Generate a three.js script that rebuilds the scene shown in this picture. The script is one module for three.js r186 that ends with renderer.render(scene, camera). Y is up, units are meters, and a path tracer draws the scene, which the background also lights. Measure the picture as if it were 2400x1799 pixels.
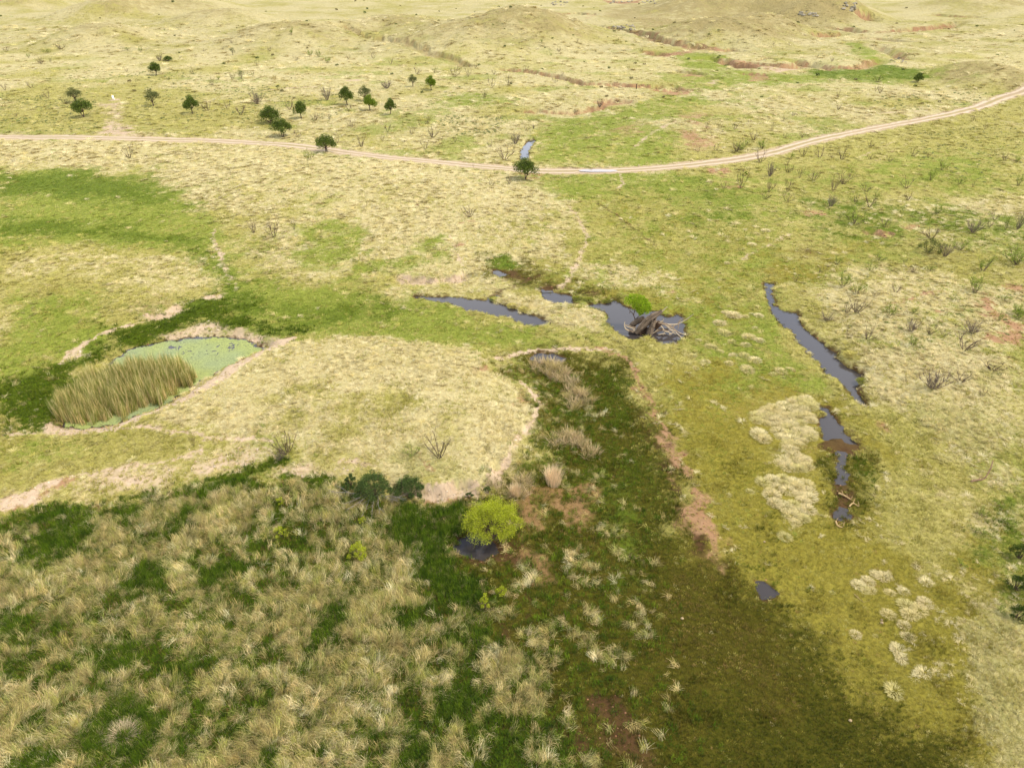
import * as THREE from 'three';
import { mergeGeometries } from 'three/addons/utils/BufferGeometryUtils.js';

// ------------------------------------------------------------------ camera, sky, sun, exposure
const EYE = 28, PITCH = 32.8 * Math.PI / 180, FOCAL = 1600;              // metres, radians, focal length in photograph pixels (2400 wide)
const scene = new THREE.Scene();
const camera = new THREE.PerspectiveCamera(2 * Math.atan(899.5 / FOCAL) * 180 / Math.PI, 1024 / 767, 0.5, 9000);
camera.position.set(0, EYE, 0);
camera.rotation.set(-PITCH, 0, 0);
const renderer = new THREE.WebGLRenderer({ antialias: true });
renderer.setSize(1024, 767);
renderer.toneMapping = THREE.LinearToneMapping;
renderer.toneMappingExposure = 1.46;
renderer.shadowMap.enabled = true;

const SUN = new THREE.Vector3(0.52, 0.84, 0.1).normalize();
const sun = new THREE.DirectionalLight(new THREE.Color(1.0, 0.945, 0.86), 3.2);
sun.position.copy(SUN).multiplyScalar(400); sun.target.position.set(0, 0, -120);
sun.position.add(sun.target.position);
sun.castShadow = true; sun.shadow.radius = 7; sun.shadow.mapSize.set(4096, 4096);
Object.assign(sun.shadow.camera, { left: -300, right: 300, top: 300, bottom: -300, near: 1, far: 1200 });
scene.add(sun, sun.target);

// ------------------------------------------------------------------ random numbers and noise
function rng(seed) { let a = seed | 0; return () => { a = (a + 0x6d2b79f5) | 0; let t = Math.imul(a ^ (a >>> 15), 1 | a); t = (t + Math.imul(t ^ (t >>> 7), 61 | t)) ^ t; return ((t ^ (t >>> 14)) >>> 0) / 4294967296; }; }
function hash2(i, j) { let h = Math.imul(i, 374761393) + Math.imul(j, 668265263) | 0; h = Math.imul(h ^ (h >>> 13), 1274126177); return ((h ^ (h >>> 16)) >>> 0) / 4294967296; }
function noise(x, y) {                                                    // value noise, 0..1
  const i = Math.floor(x), j = Math.floor(y), u = x - i, v = y - j, a = u * u * (3 - 2 * u), b = v * v * (3 - 2 * v);
  const p = hash2(i, j), q = hash2(i + 1, j), r = hash2(i, j + 1), s = hash2(i + 1, j + 1);
  return p + (q - p) * a + (r - p) * b + (p - q - r + s) * a * b;
}
const fbm = (x, y, n = 4) => { let s = 0, a = 0.5, t = 0; for (let k = 0; k < n; k++) { s += a * noise(x + 37.2 * k, y - 11.7 * k); t += a; a *= 0.5; x = x * 2.03; y = y * 2.03; } return s / t; };
const clamp = (x, a = 0, b = 1) => Math.min(b, Math.max(a, x));
const smooth = (a, b, x) => { const t = clamp((x - a) / (b - a)); return t * t * (3 - 2 * t); };
const lerp = (a, b, t) => a + (b - a) * t;
const lin = (c) => c.map((v) => { v /= 255; return v <= 0.04045 ? v / 12.92 : Math.pow((v + 0.055) / 1.055, 2.4); });

{                                                                         // thin bright overcast: pale blue gaps between broad soft cloud, brighter towards the horizon
  const W = 512, H = 256, d = new Float32Array(W * H * 4);
  for (let j = 0; j < H; j++) for (let i = 0; i < W; i++) {
    const el = ((j + 0.5) / H - 0.5) * Math.PI, az = (i + 0.5) / W * 2 * Math.PI, y = Math.sin(el), k = (j * W + i) * 4;
    const cx = Math.cos(el) * Math.cos(az), cz = Math.cos(el) * Math.sin(az), up = Math.max(y, 0.02);
    const c = smooth(0.26, 0.62, fbm(cx / (up + 0.25) * 1.4 + 9, cz / (up + 0.25) * 1.4 + 3, 5));
    const low = Math.pow(1 - clamp(y), 3), cover = clamp(c * 0.8 + low * 0.6);
    const hz = 1 - smooth(0.3, 0.95, y), blue = [0.27 + 0.50 * hz, 0.38 + 0.60 * hz, 0.60 + 0.80 * hz], white = [0.60 + 1.55 * hz, 0.61 + 1.57 * hz, 0.63 + 1.62 * hz];
    for (let n = 0; n < 3; n++) d[k + n] = y < 0 ? [0.30, 0.27, 0.17][n] : lerp(blue[n], white[n], cover);
    d[k + 3] = 1;
  }
  const sky = new THREE.DataTexture(d, W, H, THREE.RGBAFormat, THREE.FloatType);
  sky.mapping = THREE.EquirectangularReflectionMapping; sky.magFilter = sky.minFilter = THREE.LinearFilter; sky.needsUpdate = true;
  scene.background = sky; scene.environment = sky;
}

// ------------------------------------------------------------------ helpers for things
const taken = {};
const numbered = (name) => { const n = taken[name] = (taken[name] ?? -1) + 1; return n ? name + '_' + String(n).padStart(3, '0') : name; };
function tag(o, label, category, group, kind) {
  o.userData = {}; if (label) o.userData.label = label; if (category) o.userData.category = category;
  if (group) o.userData.group = group; if (kind) o.userData.kind = kind; return o;
}
const shade = (o) => { o.traverse((m) => { if (m.isMesh) m.castShadow = m.receiveShadow = true; }); return o; };
function mesh(name, geometry, material, parent) { const m = new THREE.Mesh(geometry, material); m.name = parent === scene ? numbered(name) : name; m.castShadow = m.receiveShadow = true; (parent ?? scene).add(m); return m; }
function base(name, x, y, z, turn = 0, s = 1) { const g = new THREE.Group(); g.name = numbered(name); g.position.set(x, y, z); g.rotation.y = turn; g.scale.setScalar(s); scene.add(g); return g; }

// the lie of the land was measured from the photograph: a point seen at (px, py) of its 2400 x 1799 pixels, in one of the enlargements below, stands where that line of sight meets the ground
const FRAMES = { P: [1, 0, 0], F: [1.085, 0, 0], Z1: [0.36166, 0, 0], Z2: [0.36166, 800, 0], Z3: [0.36166, 1600, 0], Z4: [0.36183, 0, 450], Z5: [0.36183, 800, 450], Z6: [0.36183, 1600, 450],
  A: [0.4517, 0, 1050], B: [0.4517, 800, 1050], C: [0.4517, 1600, 1050], D: [0.11302, 1400, 650], S: [0.1808, 600, 200], T: [0.22321, 1700, 880], U: [0.15075, 1950, 1300] };
const pix = (f, x, y) => { const [s, a, b] = FRAMES[f]; return [x * s + a, y * s + b]; };
const SP = Math.sin(PITCH), CP = Math.cos(PITCH);
function ray(px, py) { const u = (px - 1200) / FOCAL, v = (899.5 - py) / FOCAL; return [u, v * CP - SP, -CP - v * SP]; }
function onPlane(px, py, y = 0) { const r = ray(px, py), t = (y - EYE) / Math.min(r[1], -0.012); return [r[0] * t, r[2] * t]; }
const flat = (f, pts, y = 0) => pts.map(([x, z]) => onPlane(...pix(f, x, z), y));

// ------------------------------------------------------------------ the lie of the land
function box(pts, m = 0) { let a = 1e9, b = -1e9, c = 1e9, d = -1e9; for (const [x, z] of pts) { a = Math.min(a, x); b = Math.max(b, x); c = Math.min(c, z); d = Math.max(d, z); } return [a - m, b + m, c - m, d + m]; }
const inBox = (b, x, z) => x > b[0] && x < b[1] && z > b[2] && z < b[3];
function sdPoly(p, x, z) {                                                // signed distance, negative inside
  let d = 1e18, s = 1;
  for (let i = 0, n = p.length, j = n - 1; i < n; j = i, i++) {
    const ex = p[j][0] - p[i][0], ez = p[j][1] - p[i][1], wx = x - p[i][0], wz = z - p[i][1], t = clamp((wx * ex + wz * ez) / (ex * ex + ez * ez + 1e-12));
    const bx = wx - ex * t, bz = wz - ez * t; d = Math.min(d, bx * bx + bz * bz);
    const c1 = z >= p[i][1], c2 = z < p[j][1], c3 = ex * wz > ez * wx; if ((c1 && c2 && c3) || (!c1 && !c2 && !c3)) s = -s;
  }
  return s * Math.sqrt(d);
}
function sdLine(p, x, z) {                                                // distance to a polyline, side (+ towards the near side), overshoot past its ends
  let best = 1e18, side = 0, over = 0;
  for (let i = 0; i + 1 < p.length; i++) {
    const ex = p[i + 1][0] - p[i][0], ez = p[i + 1][1] - p[i][1], l2 = ex * ex + ez * ez + 1e-12, wx = x - p[i][0], wz = z - p[i][1], t0 = (wx * ex + wz * ez) / l2, t = clamp(t0);
    const bx = wx - ex * t, bz = wz - ez * t, d = bx * bx + bz * bz;
    if (d < best) { best = d; side = (wz * ex - wx * ez) / Math.sqrt(l2); over = (i === 0 && t0 < 0) ? -t0 * Math.sqrt(l2) : (i + 2 === p.length && t0 > 1) ? (t0 - 1) * Math.sqrt(l2) : 0; }
  }
  return [Math.sqrt(best), side, over];
}
const MOUNDS = [
  ['Z1', 640, 225, 19, 4.6], ['Z1', 690, 90, 22, 6], ['Z1', 170, 45, 25, 6], ['Z1', 1150, 60, 30, 5], ['Z1', 1450, 110, 22, 4.4], ['Z1', 1900, 210, 26, 5.2], ['Z2', 900, 225, 35, 6.5], ['Z2', 1300, 195, 26, 5.5],
  ['Z2', 350, 150, 28, 4.5], ['Z3', 250, 190, 26, 6], ['Z3', 580, 165, 17, 5], ['Z3', 800, 95, 22, 7], ['Z3', 1010, 85, 20, 6], ['Z3', 450, 55, 26, 7], ['Z3', 2150, 480, 15, 3.2], ['Z3', 1830, 440, 11, 1.7], ['Z3', 1850, 45, 30, 5], ['Z3', 100, 60, 30, 6],
].map(([f, x, y, r, h]) => { const [cx, cz] = onPlane(...pix(f, x, y), 2); return { x: cx, z: cz, r: r * 1.25, h }; });
const SWELLS = [                                                           // broad rises and hollows: outline, height, width of the slope
  [flat('F', [[640, 745], [760, 728], [880, 733], [980, 755], [1060, 795], [1105, 850], [1135, 885], [1125, 930], [1085, 990], [1040, 1015], [920, 1015], [800, 990], [700, 955], [600, 925], [450, 925], [340, 905], [430, 850], [500, 795], [560, 765]]), 1.0, 5],
  [flat('F', [[1110, 780], [1320, 765], [1370, 840], [1440, 1000], [1480, 1150], [1600, 1290], [1850, 1500], [1950, 1658], [300, 1658], [0, 1500], [0, 1130], [300, 1080], [700, 1060], [900, 1100], [1100, 1080], [1170, 900]]), -0.7, 4],
  [flat('F', [[420, 330], [800, 355], [1100, 385], [1150, 560], [1060, 600], [760, 600], [540, 540], [450, 440]]), 0.6, 7],
  [flat('F', [[1760, 640], [2300, 560], [2300, 980], [1960, 900], [1880, 780]]), 1.1, 6],
  [flat('F', [[2050, 1350], [2300, 1250], [2300, 1700], [2130, 1700], [2000, 1500]]), 0.5, 4],
  [flat('F', [[0, 540], [300, 545], [430, 600], [350, 670], [200, 720], [0, 780]]), 0.7, 6],
].map(([p, h, w]) => ({ p, h, w, b: box(p, w) }));
function broad(x, z) {
  const d = Math.hypot(x, z), far = smooth(150, 420, d);
  let h = (fbm(x / 34 + 5, z / 34, 3) - 0.5) * lerp(0.9, 3.0, far) + smooth(230, 900, d) * 9 + (fbm(x / 260, z / 260 + 4, 3) - 0.5) * 26 * smooth(480, 1300, d);
  for (const m of MOUNDS) { const dx = x - m.x, dz = (z - m.z) * 0.8, q = Math.hypot(dx, dz) / m.r; if (q < 1) { const a = Math.atan2(dz, dx), rib = 1 + 0.16 * Math.sin(a * 7 + m.x) * q + 0.10 * Math.sin(a * 13 + m.z) * q, k = 1 - q * q; h += m.h * k * k * rib; } }
  for (const s of SWELLS) if (inBox(s.b, x, z)) h += s.h * smooth(s.w, -s.w, sdPoly(s.p, x, z));
  return h;
}
function at(f, x, y, height = broad) {                                     // walks down the line of sight to the ground
  const [px, py] = pix(f, x, y), r = ray(px, py); let a = 12, b = a;
  for (; b < 6000; a = b, b = b * 1.02 + 0.1) if (EYE + r[1] * b < height(r[0] * b, r[2] * b)) break;
  for (let k = 0; k < 14; k++) { const m = (a + b) / 2; if (EYE + r[1] * m < height(r[0] * m, r[2] * m)) b = m; else a = m; }
  return [r[0] * b, r[2] * b];
}
const land = (f, pts) => pts.map(([x, y]) => at(f, x, y));
const perPixel = (x, z) => (-z * CP + EYE * SP) / FOCAL;                    // metres to one photograph pixel at that place

const BANKS = [                                                            // cut banks: crest line, drop, reach of the hollow below
  ['Z5', [[370, 540], [450, 552], [600, 552], [720, 542], [780, 515]], 0.55, 2.2], ['B', [[300, 185], [440, 178], [560, 168], [660, 172], [705, 177], [745, 160], [768, 110], [760, 60]], 0.6, 2.4],
  ['Z2', [[1160, 705], [1380, 710], [1460, 718], [1560, 705], [1640, 690]], 1.1, 4], ['Z2', [[1650, 655], [1760, 632], [1890, 648]], 0.9, 5], ['Z2', [[1060, 440], [1250, 455], [1440, 490], [1600, 530], [1800, 540], [2060, 552]], 1.1, 5],
  ['Z2', [[60, 165], [300, 240], [600, 320], [780, 385], [870, 420]], 1.2, 6], ['Z3', [[0, 560], [60, 575]], 1.0, 5], ['Z2', [[2050, 572], [2200, 566]], 1.0, 5], ['Z3', [[220, 372], [300, 383], [380, 402], [440, 393], [500, 404], [640, 414], [720, 409], [775, 398]], 2.3, 8],
  ['Z3', [[268, 325], [330, 311], [402, 325]], 2.0, 5], ['Z3', [[0, 278], [130, 292]], 1.5, 6], ['Z3', [[780, 385], [880, 408], [960, 424], [1060, 424], [1160, 400], [1235, 380]], 1.5, 7], ['Z3', [[1180, 240], [1300, 243], [1400, 258], [1490, 268]], 2.2, 8],
  ['Z3', [[1310, 305], [1400, 330], [1490, 380]], 1.6, 6], ['Z3', [[1010, 172], [1100, 178], [1185, 194]], 2.6, 9], ['Z3', [[1370, 190], [1500, 178], [1640, 160], [1740, 140]], 2.6, 9], ['Z3', [[1640, 90], [1740, 95], [1890, 106]], 3, 10],
  ['Z3', [[830, 205], [1000, 206]], 2, 8], ['Z2', [[1970, 332], [2040, 330], [2112, 346]], 1.6, 7], ['Z2', [[1400, 85], [1520, 80], [1640, 84]], 2, 8], ['Z3', [[0, 455], [150, 470]], 1.2, 5], ['Z3', [[185, 495], [235, 500]], 1.2, 5],
  ['Z3', [[410, 470], [520, 474]], 1.0, 5], ['Z3', [[1130, 60], [1200, 80]], 2.6, 9], ['Z2', [[1700, 165], [1800, 180], [1940, 195], [2060, 235], [2212, 270]], 1.8, 7], ['Z4', [[900, 785], [1050, 772], [1150, 718]], 0.35, 2], ['Z6', [[1190, 240], [1260, 248], [1340, 262]], 0.5, 2.5],
  ['Z6', [[1440, 215], [1525, 212]], 0.5, 2],
].map(([f, p, h, l]) => { const w = land(f, p); return { p: w, h, l, b: box(w, l + 2), red: f !== 'B' && f !== 'Z4' && f !== 'Z5' }; });

const POOLS = [
  ['creek_pool', 'blue-grey creek pool curving below the pale grass bank', 'Z5', [[480, 668], [620, 672], [700, 676], [800, 681], [880, 692], [940, 696], [975, 672], [1012, 654], [1012, 664], [965, 694], [1010, 722], [1100, 751], [1200, 784], [1300, 815], [1355, 848], [1320, 858], [1250, 855], [1190, 850], [1130, 820], [1080, 798], [1000, 790], [950, 778], [900, 755], [840, 765], [780, 745], [720, 712], [620, 696]], 0.12],
  ['creek_pool', 'tiny puddle above the narrow creek pool by the tussocks', 'Z5', [[1303, 626], [1332, 614], [1378, 618], [1376, 636], [1312, 641]], 0.05],
  ['creek_pool', 'thin creek pool between the tussocks and the dead tree pool', 'Z5', [[1310, 650], [1400, 655], [1472, 662], [1484, 690], [1520, 722], [1440, 712], [1380, 706], [1330, 692]], 0.08],
  ['creek_pool', 'pool of grey water around the fallen dead tree', 'P', [[1378, 716], [1400, 711], [1418, 712], [1437, 702], [1454, 711], [1470, 719], [1490, 724], [1524, 727], [1537, 727], [1550, 736], [1576, 743], [1590, 733], [1597, 739], [1603, 756], [1603, 767], [1609, 779], [1600, 790], [1581, 799], [1569, 804], [1553, 803], [1528, 788], [1505, 786], [1479, 788], [1457, 779], [1443, 766], [1434, 757], [1427, 750], [1428, 733], [1417, 723], [1400, 719]], 0.14],
  ['creek_pool', 'long narrow pool slanting down the right side of the meadow', 'Z6', [[540, 580], [580, 588], [580, 650], [588, 715], [612, 748], [690, 772], [742, 765], [756, 820], [790, 870], [850, 920], [930, 985], [992, 1020], [1010, 1060], [1060, 1105], [1110, 1130], [1168, 1152], [1130, 1200], [1126, 1270], [1155, 1315], [1195, 1368], [1165, 1350], [1095, 1278], [1050, 1228], [1000, 1188], [930, 1152], [905, 1105], [845, 1052], [815, 1002], [748, 955], [732, 910], [685, 872], [635, 832], [592, 785], [566, 730], [552, 660]], 0.16],
  ['creek_pool', 'purple-grey pool above the muddy channel on the right', 'T', [[1005, 320], [1080, 330], [1110, 390], [1180, 450], [1230, 520], [1260, 590], [1310, 660], [1400, 700], [1410, 770], [1340, 830], [1270, 800], [1210, 800], [1040, 760], [1050, 640], [1060, 560], [1010, 480], [1060, 440], [1060, 380], [1000, 340]], 0.15],
  ['creek_pool', 'thin dark water in the muddy channel below the purple-grey pool', 'T', [[1215, 800], [1245, 800], [1245, 880], [1225, 950], [1270, 1010], [1260, 1060], [1220, 1085], [1225, 1130], [1195, 1130], [1195, 1060], [1190, 990], [1205, 940]], 0.03],
  ['creek_pool', 'lowest dark puddle of the muddy channel beside dead branches', 'T', [[1200, 1460], [1235, 1400], [1270, 1410], [1270, 1460], [1225, 1510], [1200, 1500]], 0.02],
  ['creek_pool', 'small triangular brown puddle in the trodden green below the red soil strip', 'C', [[398, 695], [436, 700], [485, 733], [470, 745], [430, 770]], 0.04],
  ['creek_pool', 'shaded dark water at the foot of the bright green willow bush', 'B', [[600, 490], [650, 440], [720, 430], [770, 470], [790, 530], [740, 562], [680, 556], [625, 545]], 0.1],
  ['creek_pool', 'shallow water among the reeds at the head of the dark marsh', 'Z5', [[1210, 1060], [1290, 1042], [1380, 1050], [1440, 1075], [1430, 1092], [1370, 1090], [1330, 1102], [1270, 1085], [1230, 1075]], 0.04],
  ['creek_pool', 'short pale puddle in the reddish wet grass above the creek pools', 'Z5', [[980, 512], [1010, 504], [1065, 538], [1030, 542]], 0.04],
  ['creek_pool', 'bright sky-white pool behind the tree standing at the road', 'Z2', [[1175, 1035], [1164, 985], [1178, 950], [1195, 936], [1215, 908], [1255, 896], [1243, 918], [1226, 940], [1215, 975], [1208, 1008], [1204, 1035], [1196, 1032]], 0.15],
  ['pond', 'pond covered in green duckweed beside the reed bed', 'P', [[300, 815], [336, 806], [376, 797], [430, 790], [456, 785], [506, 783], [561, 788], [608, 801], [612, 806], [582, 819], [543, 837], [499, 859], [481, 873], [459, 881], [427, 906], [380, 935], [326, 958], [253, 985], [188, 995], [150, 988], [150, 960], [185, 925], [235, 880], [270, 840]], 0.3],
].map(([name, label, f, p, drop]) => { const c = land(f, p); const mx = c.reduce((s, q) => s + q[0], 0) / c.length, mz = c.reduce((s, q) => s + q[1], 0) / c.length; let low = 1e9, sum = 0; for (const q of c) { const h = broad(...q); low = Math.min(low, h); sum += h; } return { name, label, p: c, x: mx, z: mz, level: lerp(low, sum / c.length, 0.5) - drop, b: box(c, 2.5) }; });
const ROAD = land('P', [[-260, 330], [-120, 323], [0, 321], [108, 322], [217, 323], [325, 325.5], [434, 328], [542, 332], [651, 338], [760, 350], [800, 356], [908, 369], [1017, 379], [1125, 390], [1200, 396], [1259, 401], [1379, 401], [1451, 399.5], [1530, 395], [1600, 388.5], [1708, 376], [1817, 356], [1889, 335], [1962, 318], [2070, 297], [2179, 277], [2287, 253], [2359, 226], [2400, 213], [2480, 184], [2560, 150]]);
const ROADB = box(ROAD, 8);

function sdPool(q, x, z) { return sdPoly(q.p, x + (noise(x * 2.1, z * 2.1) - 0.5) * 0.5 + (noise(x * 6, z * 6) - 0.5) * 0.25, z + (noise(x * 2.1 + 40, z * 2.1) - 0.5) * 0.5 + (noise(x * 6, z * 6 + 30) - 0.5) * 0.25); }
function bankAt(b, x, z) {                                                 // how far under the crest, 0..1, and the signed distance in front of it
  const w = b.l * 0.22, [, s0, over] = sdLine(b.p, x + (noise(x / w / 2, z / w / 2) - 0.5) * w * 1.6, z + (noise(x / w / 2 + 9, z / w / 2) - 0.5) * w * 1.6);
  return [s0, s0 <= 0 || s0 > b.l ? 0 : smooth(0, b.l * 0.12, s0) * (1 - smooth(b.l * 0.35, b.l, s0)) * (1 - smooth(0, b.l * 0.5, over)), over];
}
function ground(x, z) {
  const d = Math.hypot(x, z);
  let h = broad(x, z) + (fbm(x / 2.6, z / 2.6 + 8, 3) - 0.5) * 0.22 + (d < 130 ? (noise(x * 1.9, z * 1.9) - 0.5) * 0.07 : (fbm(x / 9, z / 9, 2) - 0.5) * 0.5 * smooth(130, 260, d));
  for (const b of BANKS) if (inBox(b.b, x, z)) h -= b.h * bankAt(b, x, z)[1];
  if (inBox(ROADB, x, z)) { const [dist] = sdLine(ROAD, x, z); h = lerp(h, broad(x, z) + 0.02, 1 - smooth(1.6, 4, dist)); }
  for (const q of POOLS) if (inBox(q.b, x, z)) {
    const s = sdPool(q, x, z);
    if (s < 1.4) { const rim = Math.max(h, q.level + 0.04); h = s < 0 ? q.level - 0.06 - Math.min(0.4, -s * 0.5) : lerp(q.level - 0.03, rim, smooth(0, q.name === 'pond' ? 1.4 : 0.55, s)); }
  }
  return h;
}

// ------------------------------------------------------------------ what covers the ground: one weight per kind of cover, on plan-view grids
const KINDS = ['straw', 'mix', 'lime', 'green', 'lush', 'marsh', 'sage', 'red', 'pale', 'mud', 'tall', 'tallgreen', 'litter', 'road', 'hill', 'gold'], NK = KINDS.length, KI = Object.fromEntries(KINDS.map((k, i) => [k, i]));
const LAYERS = [];
const zone = (kind, f, pts, soft = 1, amount = 1, warp = 1) => { const p = land(f, pts); LAYERS.push({ kind: KI[kind], p, soft, amount, warp, b: box(p, soft + warp) }); };
const trail = (kind, f, pts, width, amount = 1) => { const p = land(f, pts); LAYERS.push({ kind: KI[kind], line: p, soft: width / 2, amount, warp: 0.3, b: box(p, width + 1) }); };
const spot = (kind, f, x, y, rx, rz, amount = 1) => { const [cx, cz] = at(f, x, y), p = []; for (let k = 0; k < 12; k++) p.push([cx + rx * Math.cos(k * Math.PI / 6), cz + rz * Math.sin(k * Math.PI / 6)]); LAYERS.push({ kind: KI[kind], p, soft: Math.min(rx, rz) * 0.5, amount, warp: Math.min(rx, rz) * 0.6, b: box(p, rx) }); };
// distance
for (const m of MOUNDS) { const p = []; for (let k = 0; k < 14; k++) p.push([m.x + m.r * 0.6 * Math.cos(k * Math.PI / 7), m.z + m.r * 0.5 * Math.sin(k * Math.PI / 7) + m.r * 0.2]); LAYERS.push({ kind: KI.hill, p, soft: m.r * 0.45, amount: 0.5, warp: 8, b: box(p, m.r) }); }
zone('hill', 'Z2', [[2212, 0], [2212, 230], [1900, 170], [1700, 100], [1800, 0]], 10, 0.6, 8);
zone('hill', 'Z3', [[0, 0], [1100, 0], [1150, 120], [700, 230], [0, 230]], 10, 0.6, 8);
zone('lime', 'Z3', [[0, 330], [120, 350], [260, 350], [230, 400], [330, 440], [520, 470], [800, 455], [1000, 445], [1250, 415], [1560, 440], [1600, 520], [1400, 560], [900, 530], [500, 560], [200, 600], [0, 760]], 5, 0.55, 6);
zone('green', 'Z3', [[780, 415], [900, 450], [1100, 440], [1230, 410], [1400, 420], [1580, 445], [1560, 515], [1400, 525], [1100, 520], [950, 500], [850, 470]], 4, 0.7, 4);
zone('lime', 'Z3', [[1050, 280], [1150, 290], [1250, 330], [1320, 400], [1200, 410], [1130, 340], [1060, 310]], 3, 0.7, 4);
zone('lime', 'Z3', [[0, 350], [150, 345], [250, 350], [200, 400], [260, 440], [100, 440], [0, 410]], 3, 0.75, 4);
zone('lime', 'Z2', [[1250, 840], [1500, 760], [1800, 690], [2000, 640], [2212, 600], [2212, 760], [2000, 800], [1700, 850], [1500, 880], [1400, 900], [1300, 900]], 4, 0.65, 4);
zone('lime', 'Z2', [[1250, 900], [1400, 880], [1700, 860], [2212, 820], [2212, 1060], [1800, 1090], [1280, 1095], [1230, 1000]], 4, 0.55, 4);
zone('mix', 'Z1', [[0, 620], [400, 560], [900, 560], [1400, 640], [1700, 640], [1700, 800], [1200, 860], [860, 860], [620, 820], [0, 860]], 6, 0.7, 6);
zone('lime', 'Z2', [[500, 620], [900, 600], [1200, 640], [1100, 700], [800, 690], [600, 670]], 4, 0.5, 4);
zone('mix', 'Z3', [[0, 1000], [600, 980], [1000, 880], [1500, 790], [2212, 640], [2212, 1244], [0, 1244]], 5, 1.0, 5); zone('lime', 'Z3', [[300, 1100], [900, 1060], [1400, 1000], [2212, 900], [2212, 1244], [300, 1244]], 5, 0.4, 5);
zone('lime', 'Z3', [[1200, 1050], [1700, 1000], [2000, 1080], [1700, 1180], [1300, 1200]], 5, 0.5, 5);
// middle distance, left
zone('straw', 'F', [[0, 300], [600, 322], [900, 350], [1100, 372], [1170, 400], [1190, 470], [1150, 560], [1060, 610], [900, 615], [760, 610], [600, 570], [520, 520], [460, 470], [420, 420], [300, 380], [0, 350]], 6, 0.65, 3.5);
zone('lime', 'F', [[0, 362], [80, 366], [200, 376], [300, 396], [380, 410], [420, 440], [440, 470], [480, 500], [500, 530], [540, 575], [620, 612], [760, 628], [900, 644], [960, 665], [1080, 705], [1180, 722], [1250, 745], [1090, 762], [950, 742], [800, 727], [700, 722], [640, 738], [560, 705], [480, 650], [470, 605], [440, 560], [380, 545], [300, 535], [200, 515], [100, 525], [0, 525]], 3.5, 0.95, 3.5);
zone('green', 'F', [[0, 372], [140, 372], [250, 384], [330, 400], [390, 420], [410, 452], [340, 455], [240, 440], [120, 425], [0, 420]], 5, 0.95, 3.5);
zone('green', 'F', [[0, 470], [120, 480], [300, 500], [430, 520], [470, 570], [520, 610], [620, 640], [760, 660], [900, 680], [820, 705], [660, 700], [560, 670], [480, 620], [380, 530], [200, 505], [0, 510]], 2.5, 0.85, 3);
zone('straw', 'F', [[20, 545], [200, 540], [350, 560], [440, 585], [450, 620], [380, 640], [250, 620], [100, 600], [0, 600]], 2, 0.45, 3);
zone('mix', 'F', [[0, 600], [200, 620], [300, 660], [200, 720], [100, 780], [0, 790]], 2, 1.0, 3); zone('lime', 'F', [[0, 620], [160, 640], [300, 690], [200, 740], [60, 800], [0, 800]], 2, 0.7, 3);
zone('lime', 'F', [[640, 480], [760, 470], [800, 500], [780, 560], [700, 600], [640, 560]], 1.5, 0.55, 2);
zone('lime', 'F', [[860, 520], [960, 500], [990, 530], [940, 560], [860, 560]], 1.5, 0.6, 2);
zone('lime', 'F', [[760, 560], [860, 560], [900, 580], [840, 600], [760, 600]], 1.5, 0.6, 2);
zone('pale', 'Z5', [[365, 545], [450, 556], [600, 556], [720, 548], [770, 520], [785, 500], [822, 545], [800, 572], [600, 572], [430, 568]], 0.3, 0.85, 0.4);
zone('mud', 'Z5', [[365, 540], [450, 552], [600, 552], [720, 542], [770, 515], [775, 530], [720, 556], [600, 564], [450, 562]], 0.2, 0.7, 0.3);
zone('red', 'Z5', [[720, 340], [800, 310], [830, 320], [790, 345], [730, 350]], 0.3, 0.7, 0.5); zone('red', 'Z5', [[740, 200], [860, 175], [890, 195], [800, 210]], 0.4, 0.5, 0.5);
// middle distance, centre and right
zone('lime', 'F', [[1185, 388], [1330, 385], [1500, 372], [1590, 385], [1660, 430], [1720, 500], [1690, 570], [1650, 620], [1660, 680], [1560, 690], [1480, 670], [1420, 640], [1250, 610], [1190, 580], [1200, 480], [1230, 420]], 6, 0.85, 3.5);
zone('green', 'F', [[1350, 400], [1500, 385], [1600, 420], [1640, 500], [1560, 560], [1440, 520], [1380, 460]], 4, 0.45, 3);
zone('straw', 'F', [[1180, 430], [1240, 440], [1260, 480], [1230, 540], [1200, 580], [1160, 560]], 1.5, 0.7, 2);
zone('straw', 'F', [[1330, 560], [1480, 600], [1440, 620], [1330, 590]], 1, 0.5, 1.5);
zone('marsh', 'F', [[1040, 550], [1130, 560], [1200, 590], [1260, 600], [1330, 620], [1360, 640], [1300, 655], [1190, 625], [1100, 620], [1050, 595]], 1.2, 0.55, 1.5);
zone('mud', 'F', [[1060, 575], [1110, 580], [1180, 605], [1260, 612], [1310, 630], [1280, 640], [1180, 620], [1090, 605]], 1, 0.5, 1.2);
zone('green', 'F', [[1050, 560], [1090, 548], [1120, 560], [1090, 580], [1055, 578]], 0.8, 0.7, 1);
zone('straw', 'F', [[1060, 605], [1140, 640], [1280, 660], [1310, 690], [1290, 720], [1180, 700], [1100, 660], [1050, 640]], 0.8, 0.75, 1);
zone('mix', 'F', [[1240, 720], [1400, 720], [1520, 740], [1700, 790], [1690, 820], [1560, 800], [1400, 770], [1330, 755]], 1.2, 0.6, 1.5);
zone('lime', 'F', [[1480, 690], [1640, 640], [1680, 720], [1740, 800], [1790, 850], [1740, 850], [1640, 860], [1610, 940], [1620, 1030], [1650, 1100], [1740, 1180], [1800, 1200], [1830, 1250], [1760, 1290], [1640, 1270], [1580, 1200], [1560, 1120], [1530, 1040], [1500, 960], [1440, 900], [1410, 820], [1520, 800], [1500, 740]], 1.5, 0.75, 2);
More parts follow.
